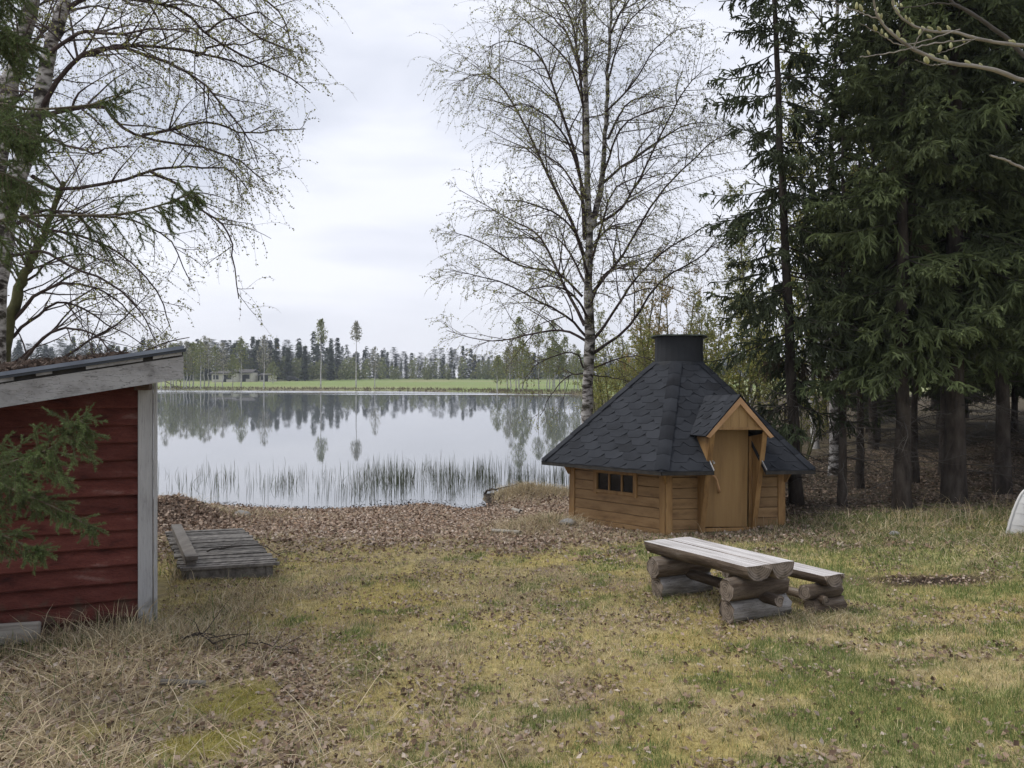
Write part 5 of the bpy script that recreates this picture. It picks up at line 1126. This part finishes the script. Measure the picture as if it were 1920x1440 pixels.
for n, y0, y1, wmul in ((230000, 2.3, 5.2, 1.), (190000, 5.2, 8.2, 1.5), (120000, 8.2, 12.5, 2.2)):
    x, y = wedge(n, y0, y1); zo = zones(x, y); k = outside(x, y) & (zo['s'] > .35)
    dens = np.clip(1 - .93 * zo['leafband'] - .65 * zo['leafpath'] - .72 * zo['leftheap'] - .95 * zo['soil'] - .8 * zo['forest'], .02, 1) * np.clip(.45 + 1.3 * fbm(x, y, 3.1, 3), .3, 1)
    dens = np.maximum(dens, zo['moss']); k &= rng.random(n) < dens; x, y = x[k], y[k]; zo = {q: v[k] for q, v in zo.items()}; n = len(x)
    g1 = rng.random(n) < np.clip(zo['green'] * .66 + .07, 0, .7); ms = rng.random(n) < zo['moss'] * .95
    straw = np.array([(.62, .525, .31), (.53, .44, .245), (.66, .565, .365), (.49, .415, .18)])[rng.integers(0, 4, n)]
    oc = sstep(.50, .62, fbm(x + 3, y + 21, 1.1, 4))[:, None]; straw = straw * (1 - .55 * oc) + np.array([.55, .45, .15]) * .5 * oc
    gr = np.array([(.16, .225, .068), (.22, .27, .085), (.13, .195, .06), (.30, .31, .12)])[rng.integers(0, 4, n)]
    mo = np.array([(.36, .32, .065), (.27, .28, .06), (.42, .345, .10), (.46, .38, .17)])[rng.integers(0, 4, n)]
    col = np.where(ms[:, None], mo, np.where(g1[:, None], gr, straw)) * rng.uniform(.65, 1.25, (n, 1))
    h = np.where(ms, rng.uniform(.012, .030, n), np.where(g1, rng.uniform(.02, .062, n), rng.uniform(.010, .040, n))) * (1 + .15 * (wmul - 1)); w = np.where(ms, .005, .0042) * wmul * rng.uniform(.7, 1.4, n)
    blades(mb, x, y, h, w, col, np.where(g1, .55, 1.2))
prop(mb.build('lawn_grass', M['grass']), 'short yellowed and green spring grass with moss patches', 'grass', kind='stuff')
# dry straw and rough grass
mb = MB()
def straw_patch(n, cx, cy, sx, sy, h0, h1, lean=1.4, w=.0058, green=.1):
    x = cx + rng.normal(size=n) * sx; y = cy + rng.normal(size=n) * sy; k = outside(x, y) & (lake_sd(x, y) > .05) & (y > 2.2) & (rng.random(n) > np.clip(zones(x, y)['moss'] * 1.6, 0, .97)); x, y = x[k], y[k]; n = len(x)
    pal = np.array([(.54, .45, .29), (.46, .375, .23), (.61, .52, .37), (.32, .25, .155)]); c = pal[rng.integers(0, 4, n)] * rng.uniform(.65, 1.2, (n, 1)); gm = rng.random(n) < green; c[gm] = np.array([.10, .135, .045]) * rng.uniform(.7, 1.3, (gm.sum(), 1))
    blades(mb, x, y, rng.uniform(h0, h1, n), np.full(n, w), c, lean, 2)
straw_patch(5200, -2.3, 4.3, .75, .75, .015, .085, 3.5); straw_patch(2600, -2.75, 5.65, .45, .20, .03, .15, 1.8, green=.12); straw_patch(170, -2.9, 5.70, .35, .12, .14, .32, .8); straw_patch(2600, -2.0, 3.3, .6, .35, .015, .08, 3.5); straw_patch(1800, -2.5, 6.9, .22, .6, .02, .11, 2.)
straw_patch(160, -2.3, 4.2, .6, .7, .10, .26, 2.2, .004); straw_patch(500, -3.6, 5.4, .4, .15, .03, .12, .7, green=.6)
straw_patch(1400, -3.62, 8.6, .10, .7, .04, .18, 1.0); straw_patch(160, -3.7, 9.2, .4, .7, .15, .22, 1.5, .003)
straw_patch(3200, .45, 11.6, .42, .42, .03, .15, 1.8, .006); straw_patch(4500, .45, 16.35, .7, .40, .03, .18, 1.8, .008, .03); straw_patch(1500, -5.4, 13.3, .8, .4, .05, .16, 1.6, .008)
straw_patch(5000, 5.6, 9.9, 1.5, .5, .02, .09, 2.2, .008, .50); straw_patch(2600, 7.0, 8.8, 1.0, .30, .02, .12, 2.2, .008, .25); straw_patch(2000, 4.3, 10.7, .7, .5, .02, .07, 2., .007, .5); straw_patch(2600, 6.4, 11.2, 1.7, .45, .03, .16, 1.6, .008, .6); straw_patch(500, 6.2, 10.9, 1.4, .4, .10, .26, 1., .006, .4); straw_patch(900, 2.5, 6.25, .25, .2, .02, .09, 1.6, .004, .3); straw_patch(800, 1.75, 6.9, .35, .3, .02, .08, 1.6, .004, .3)
straw_patch(1000, 2.6, 10.7, .8, .12, .02, .07, 1.6, .005, .35); straw_patch(70, 6.6, 10.7, .7, .3, .25, .5, .6, .006, .1)
prop(mb.build('dry_grass', M['grass']), 'long bleached dry grass and straw tufts', 'grass', kind='stuff')
# dead leaves
mb = MB()
for n, y0, y1 in ((70000, 2.3, 6.), (80000, 6., 10.5), (110000, 9.5, 16.5)):
    x, y = wedge(n, y0, y1); zo = zones(x, y); cl = fbm(x, y, 2.2, 3); k = outside(x, y) & (zo['s'] > .02)
    dens = .10 + .42 * sstep(.48, .66, cl) + .62 * zo['leafband'] + .55 * zo['leafpath'] + .34 * zo['leftheap'] + .2 * zo['soil'] + .25 * zo['forest'] - .5 * zo['moss'] - .10 * sstep(1., 3., x)
    dens = dens * (1 - .8 * zo['moss']); dens = np.maximum(dens, .8 * np.exp(-((x + 2.75) / .5) ** 2 - ((y - 7.7) / .22) ** 2)); dens *= np.where(y > 11.3, np.where(x > 3.5, .35, 1), 1)
    k &= rng.random(n) < dens * (.85 if y0 < 9 else 1.); x, y = x[k], y[k]; n = len(x); zz = H(x, y)
    pal = np.array([(.33, .245, .185), (.38, .30, .24), (.25, .175, .125), (.11, .070, .048), (.44, .37, .31), (.30, .20, .135)]); c = pal[rng.choice(6, n, p=[.25, .21, .18, .16, .09, .11])] * rng.uniform(.7, 1.2, (n, 1))
    leaves(mb, np.stack([x, y, zz + rng.uniform(.002, .020, n)], 1), np.where(y > 9, .052, .035), c * np.where(zo['leafband'][k] > .5, 1.12, .95)[:, None], .62)
# leaf mound by the shore
n = 7000; x = -5.7 + rng.normal(size=n) * .6; y = 12.5 + rng.normal(size=n) * .6; leaves(mb, np.stack([x, y, H(x, y) + rng.uniform(0, .05, n)], 1), .065, np.array([(.30, .215, .16), (.36, .28, .22), (.19, .135, .10)])[rng.integers(0, 3, n)] * rng.uniform(.7, 1.2, (n, 1)), .55)
prop(mb.build('dead_leaves', M['litter']), 'pale brown dead leaves strewn over the lawn', 'leaves', kind='stuff')
# forest floor twigs and needles
mb = MB(); n = 4500; x = rng.uniform(3.6, 15, n); y = rng.uniform(11.5, 22, n); k = (x > 3.4 + 0 * y) & outside(x, y); x, y = x[k], y[k]; n = len(x)
tw = grow(np.stack([x, y, H(x, y) + .02], 1), rng.normal(size=(n, 3)) * [1, 1, .12], rng.uniform(.08, .6, n), 4, 0, .02, .12); tubes(mb, tw, np.full((n, 4), .004), 3, np.array([.16, .13, .105])[None] * rng.uniform(.4, 1.6, (n, 1)))
n = 14000; x = rng.uniform(3.6, 14, n); y = rng.uniform(11.8, 21, n); leaves(mb, np.stack([x, y, H(x, y) + .015], 1), .07, np.array([.20, .15, .11])[None] * rng.uniform(.4, 1.5, (n, 1)), .6)
prop(mb.build('forest_litter', M['litter']), 'twigs and dead leaves on the shaded forest floor', 'litter', kind='stuff')

# ------------------------------------------------------------------ sticks, stones and small finds
def stick(pts, r, label, name='fallen_branch', subs=0):
    P = resample(pts, 18); P[1:-1] += rng.normal(size=(16, 3)) * .008; c = P[0].copy(); m_ = MB(); tubes(m_, P - c, np.linspace(r, r * .35, 18), 6, np.array([.045, .037, .032]))
    if subs:
        s1, d1, r1, t1, i1 = children(P[None], np.full((1, 18), r), subs, .1, .95, (30, 70), .3); d1[:, 2] = np.abs(d1[:, 2]); p1 = grow(s1, d1, rng.uniform(.10, .35, subs), 6, 0, .05, .15); tubes(m_, p1 - c, taper(np.full(subs, r * .5), np.full(subs, .001), subs, 6), 4, np.array([.05, .04, .035]))
    o = m_.build(name, M['twig']); o.location = c; prop(o, label, 'branch'); return o
def gpt(x, y, h=.01): return np.array([x, y, hz1(x, y) + h])
stick([gpt(-2.42, 5.5, .03), gpt(-2.28, 5.45, .10), gpt(-2.15, 5.42, .08), gpt(-2.08, 5.38, .02)], .010, 'dark crooked twig lying on straw beside the shed corner', subs=7)
stick([gpt(-2.1, 5.4, .02), gpt(-1.9, 5.5, .06), gpt(-1.7, 5.42, .05), gpt(-1.45, 5.35, .015)], .006, 'thin dark twig arching over the lawn right of the crooked twig', subs=6)
stick([D0 [0] * 0 + np.array(dp(.35, .85, .02)) + [D0[0], D0[1], g0], np.array(dp(.6, 1.0, .035)) + [D0[0], D0[1], g0], np.array(dp(.98, 1.05, .02)) + [D0[0], D0[1], g0], gpt(-2.75, 9.15, .03)], .010, 'dark stick lying across the dock section', subs=4)
stick([gpt(-.62, 16.75, .05), gpt(-.5, 16.7, .12), gpt(-.3, 16.6, .1), gpt(.1, 16.5, .1)], .03, 'dark driftwood stick at the tip of the reed bank', subs=3)
def pole(name, x0, y0, x1, y1, r, label, mt):
    a, b = gpt(x0, y0, r), gpt(x1, y1, r); m_ = MB(); P = np.linspace(a, b, 6); tubes(m_, P - a, np.full(6, r), 8); o = m_.build(name, M[mt]); o.location = a; prop(o, label, 'wood'); return o
pole('wood_offcut', .02, 14.3, .16, 13.7, .035, 'short pale wood offcut lying in leaves near the water', 'oldboard')
pole('wood_offcut', -.30, 11.4, .12, 11.05, .03, 'pale wood offcut at the lower edge of the leaf band', 'oldboard')
pole('wood_offcut', -2.10, 4.52, -1.86, 4.60, .02, 'short brown wood piece lying in the straw', 'dockrail')
def rock(x, y, r, label, sx=1.4):
    bm = bmesh.new(); bmesh.ops.create_icosphere(bm, subdivisions=2, radius=r); g = np.random.default_rng(int(x * 100) & 255)
    for v in bm.verts: v.co *= 1 + g.normal() * .06; v.co.x *= sx; v.co.z *= .7
    me = bpy.data.meshes.new('stone'); bm.to_mesh(me); bm.free(); o = link('stone', me, M['stone'], smooth=True); o.location = (x, y, hz1(x, y) + r * .3); prop(o, label, 'stone')
rock(.83, 11.35, .09, 'small grey stone by the left corner of the hut'); rock(5.15, 10.2, .055, 'pale stone in the rough grass right of the hut'); rock(-4.75, 13.3, .11, 'dark stone at the right end of the leaf mound')

# ------------------------------------------------------------------ near spruce whose branches reach in from the left
def needles(mb, P, L_, dens, col, up=.35):
    """real needles round each twig polyline"""
    M_, n, _ = P.shape; ln = np.linalg.norm(np.diff(P, axis=1), axis=2).sum(1); c = np.maximum((ln * dens).astype(int), 6); ix = np.repeat(np.arange(M_), c); K_ = len(ix)
    f = rng.random(K_) * (n - 1); i0 = np.minimum(f.astype(int), n - 2); fr = (f - i0)[:, None]; b = P[ix, i0] * (1 - fr) + P[ix, i0 + 1] * fr; T = norm(P[ix, i0 + 1] - P[ix, i0])
    sd_ = rng.normal(size=(K_, 3)); sd_ = norm(sd_ - T * (sd_ * T).sum(1, keepdims=True)); d = norm(sd_ * .8 + T * .75 + [0, 0, .12]); s_ = norm(np.cross(d, rng.normal(size=(K_, 3)))) * .0017
    e = b + d * (L_ * rng.uniform(.75, 1.2, (K_, 1))); V = np.stack([b - s_, b + s_, e], 1).reshape(-1, 3)
    mb.add(V, T=np.arange(3 * K_).reshape(-1, 3), col=np.repeat(col[ix] * rng.uniform(.7, 1.3, (K_, 1)), 3, 0))
rng = np.random.default_rng(90)
NX, NY = -4.15, 4.75; nroot = empty('spruce_tree', (NX, NY, hz1(NX, NY)), 0, 'near spruce at the left edge, its needled branches hanging before the shed', 'tree'); no = np.array([NX, NY, hz1(NX, NY)])
zz = np.linspace(-.2, 10, 20); mbt = MB(); tubes(mbt, np.stack([np.zeros(20), np.zeros(20), zz], 1), .13 * (1 - zz / 11), 10); mbt.build('trunk', M['bark_spruce'], nroot, True)
def near_branch(pts, lat=.055, ll=(.30, .6), hang=.35, seed=1, side=1.):
    global rng
    rng = np.random.default_rng(seed); P = resample(pts, 20)[None]; mw, mn = MB(), MB(); L_ = np.linalg.norm(np.diff(P[0], axis=0), axis=1).sum()
    tubes(mw, P - no, taper(np.array([.013]), np.array([.003]), 1, 20), 6, np.array([.13, .105, .075]))
    gcol = np.array([.115, .155, .058])
    c = int(L_ / lat * 2); st, d, r, t, ix = children(P, np.full((1, 20), .01), c, .05, 1., (35, 65), .5); d[:, 2] -= hang * rng.uniform(.2, 1.6, c)
    l = (ll[0] + (ll[1] - ll[0]) * rng.random(c)) * (1.12 - t) ** .7; P2 = grow(st, d, l, 8, 0, .12, .05); tubes(mw, P2 - no, taper(np.full(c, .0045), np.full(c, .0015), c, 8), 4, np.array([.12, .095, .06]))
    s3, d3, r3, t3, i3 = children(P2, np.full((c, 8), .003), np.clip((l / .045).astype(int), 3, 12), .10, 1., (35, 60), .3); d3[:, 2] -= rng.uniform(0, .35, len(s3)); l3 = rng.uniform(.05, .13, len(s3)) * (1.2 - t3 * .6); P3 = grow(s3, d3, l3, 4, 0, .08, .05); tubes(mw, P3 - no, np.full((len(s3), 4), .0013), 3, np.array([.12, .095, .06]))
    needles(mn, P[:, 8:] - no, .016, 1100, gcol[None]); needles(mn, P2 - no, .017, 1000, gcol[None] * rng.uniform(.75, 1.2, (c, 1))); needles(mn, P3 - no, .016, 1050, gcol[None] * rng.uniform(.8, 1.4, (len(s3), 1)))
    # young shoots at the branch tip
    b = mw.build('branch', M['twig'], nroot); nn = mn.build('needles', M['needles'], b)
tz = lambda h: np.array([NX, NY, h])
near_branch([tz(1.25), at(-140, 900, 4.45), at(-10, 872, 4.25), at(50, 860, 4.15), at(100, 838, 4.1), at(135, 812, 4.05), at(146, 785, 4.05)], seed=91, ll=(.20, .46), hang=.5)
near_branch([tz(1.0), at(-100, 900, 4.3), at(-20, 900, 4.2), at(40, 925, 4.15), at(100, 950, 4.1), at(165, 985, 4.1)], seed=92, ll=(.16, .30), hang=.25)
near_branch([tz(.8), at(-110, 960, 4.2), at(-30, 990, 4.1), at(30, 1015, 4.05), at(70, 1035, 4.05)], seed=98, ll=(.14, .26), hang=.2)
near_branch([tz(2.4), at(-60, 430, 5.0), at(30, 407, 5.1), at(120, 404, 5.2), at(220, 402, 5.25), at(300, 385, 5.3), at(345, 368, 5.3), at(362, 360, 5.3)], seed=93, lat=.075, ll=(.34, .62), hang=.75)
near_branch([tz(3.1), at(-60, 200, 5.0), at(0, 195, 5.0), at(60, 205, 5.0), at(140, 200, 5.1), at(200, 190, 5.1), at(245, 172, 5.1)], seed=94, lat=.09, ll=(.28, .5), hang=.7)
near_branch([tz(3.4), at(-90, 60, 4.6), at(-20, 50, 4.6), at(20, 60, 4.6), at(55, 85, 4.6)], seed=95, ll=(.3, .5), hang=.5)
near_branch([tz(2.9), at(-90, 260, 4.5), at(-20, 235, 4.5), at(30, 240, 4.5), at(70, 262, 4.5)], seed=96, ll=(.3, .55), hang=.55)
near_branch([tz(2.55), at(-120, 330, 4.5), at(-30, 320, 4.5), at(20, 330, 4.5), at(70, 360, 4.5)], seed=97, ll=(.3, .5), hang=.6)
near_branch([tz(3.8), at(-90, -20, 4.6), at(-20, -30, 4.6), at(30, -20, 4.6)], seed=99, ll=(.3, .5), hang=.5)
rng = np.random.default_rng(123)
# ------------------------------------------------------------------ budding tree reaching in from the right
QX, QY = 3.1, 3.3; q0 = np.array([QX, QY, hz1(QX, QY)]); qroot = empty('budding_tree', tuple(q0), 0, 'pale grey branches with swelling buds reaching in at top right', 'tree')
mbt = MB(); tubes(mbt, resample([(0, 0, -.1), (.03, 0, 1.), (-.02, .02, 2.), (.05, 0, 3.2), (.1, 0, 4.5)], 20), np.linspace(.07, .03, 20), 9); mbt.build('trunk', M['budbark'], qroot, True)
bm = bmesh.new(); bmesh.ops.create_icosphere(bm, subdivisions=2, radius=1)
for v in bm.verts: v.co.x *= .30 * (1 - .25 * v.co.z); v.co.y *= .30 * (1 - .25 * v.co.z); v.co.z = v.co.z * .5 + .5
budme = bpy.data.meshes.new('bud'); bm.to_mesh(budme); bm.free(); budme.materials.append(M['bud']); budme.polygons.foreach_set('use_smooth', np.ones(len(budme.polygons), bool))
def bud_branch(pts, d0, d1, r0, r1, nb, mat='budbark', start=None, budr=(.017, .029)):
    n = len(pts); w = [at(x, y, d0 + (d1 - d0) * i / (n - 1)) for i, (x, y) in enumerate(pts)]
    if start is not None: w = [np.array(start)] + w
    P = resample(w, 30) - q0; P[1:-1] += rng.normal(size=(28, 3)) * .0012; m_ = MB(); rr = .62 * np.linspace(r0, r1, 30) * (1 + .08 * np.sin(np.arange(30) * 1.7)); tubes(m_, P, rr, 8); b = m_.build('branch', M[mat], qroot, True)
    for j in range(nb):
        i = int(rng.integers(8 if start is not None else 2, 29)); sz = rng.uniform(*budr); el = norm((P[i] - P[i - 1]) * 8 + np.array([rng.normal() * .3, rng.normal() * .3, 1.]) * .25)
        o = bpy.data.objects.new('bud', budme); C.objects.link(o); o.parent = b; o.scale = (sz * .8, sz * .8, sz * 1.1); o.location = P[i] + el * .004; o.rotation_euler = Vector(el).to_track_quat('Z', 'Y').to_euler()
S0 = q0 + np.array([0, 0, 2.55])
bud_branch([(1990, 165), (1920, 150), (1850, 128), (1780, 118), (1712, 92), (1672, 62), (1648, 36), (1640, 12), (1636, -14)], 2.9, 2.7, .016, .004, 14, start=S0)
bud_branch([(1990, 95), (1920, 86), (1850, 76), (1790, 61), (1735, 57), (1702, 42), (1680, 20), (1670, -10)], 3.1, 2.9, .014, .004, 16, start=S0 + [0, 0, .2])
bud_branch([(1990, 150), (1920, 103), (1880, 65), (1820, 25), (1780, 0), (1740, -40)], 3.3, 3.3, .017, .009, 0, 'budbark_dark', start=S0 + [0, 0, .1])
bud_branch([(1820, 75), (1760, 80), (1700, 92), (1650, 102), (1612, 107)], 2.95, 2.6, .005, .0025, 2)
bud_branch([(1712, 92), (1722, 70), (1741, 49)], 2.7, 2.68, .0035, .002, 1)
bud_branch([(1800, 55), (1740, 75), (1690, 84), (1660, 70), (1640, 58), (1612, 44)], 2.95, 2.75, .004, .002, 5)
bud_branch([(1645, 34), (1615, 24), (1575, 8), (1540, -8)], 2.75, 2.8, .004, .002, 3)
bud_branch([(1830, 72), (1790, 90), (1755, 102)], 3.0, 2.9, .003, .0018, 4)
bud_branch([(1780, 118), (1745, 122), (1715, 112)], 2.8, 2.75, .003, .0015, 2)
bud_branch([(1800, 10), (1760, 6), (1720, 12), (1680, 14)], 3.3, 3.3, .006, .003, 2, 'budbark_dark')
bud_branch([(1990, 340), (1920, 316), (1885, 300), (1856, 291)], 3.0, 2.95, .010, .006, 0, start=S0 - [0, 0, .35])

# ------------------------------------------------------------------ thin grey air over the lake
hb = bpy.data.meshes.new('haze'); bm = bmesh.new(); bmesh.ops.create_cube(bm, size=1)
for v in bm.verts: v.co = Vector((v.co.x * 1260, v.co.y * 640 + 290, -4.6 if v.co.z < 0 else 24.))
bm.to_mesh(hb); bm.free()
hm = bpy.data.materials.new('haze_air'); hm.use_nodes = True; hm.node_tree.nodes.clear()
hv = hm.node_tree.nodes.new('ShaderNodeVolumePrincipled'); hv.inputs['Color'].default_value = (.80, .87, .97, 1); hv.inputs['Density'].default_value = .00045; hv.inputs['Anisotropy'].default_value = .2
ho = hm.node_tree.nodes.new('ShaderNodeOutputMaterial'); hm.node_tree.links.new(hv.outputs[0], ho.inputs['Volume'])
prop(link('haze', hb, hm), 'thin pale haze hanging over the lake', 'haze', kind='stuff')
S.cycles.volume_bounces = 0
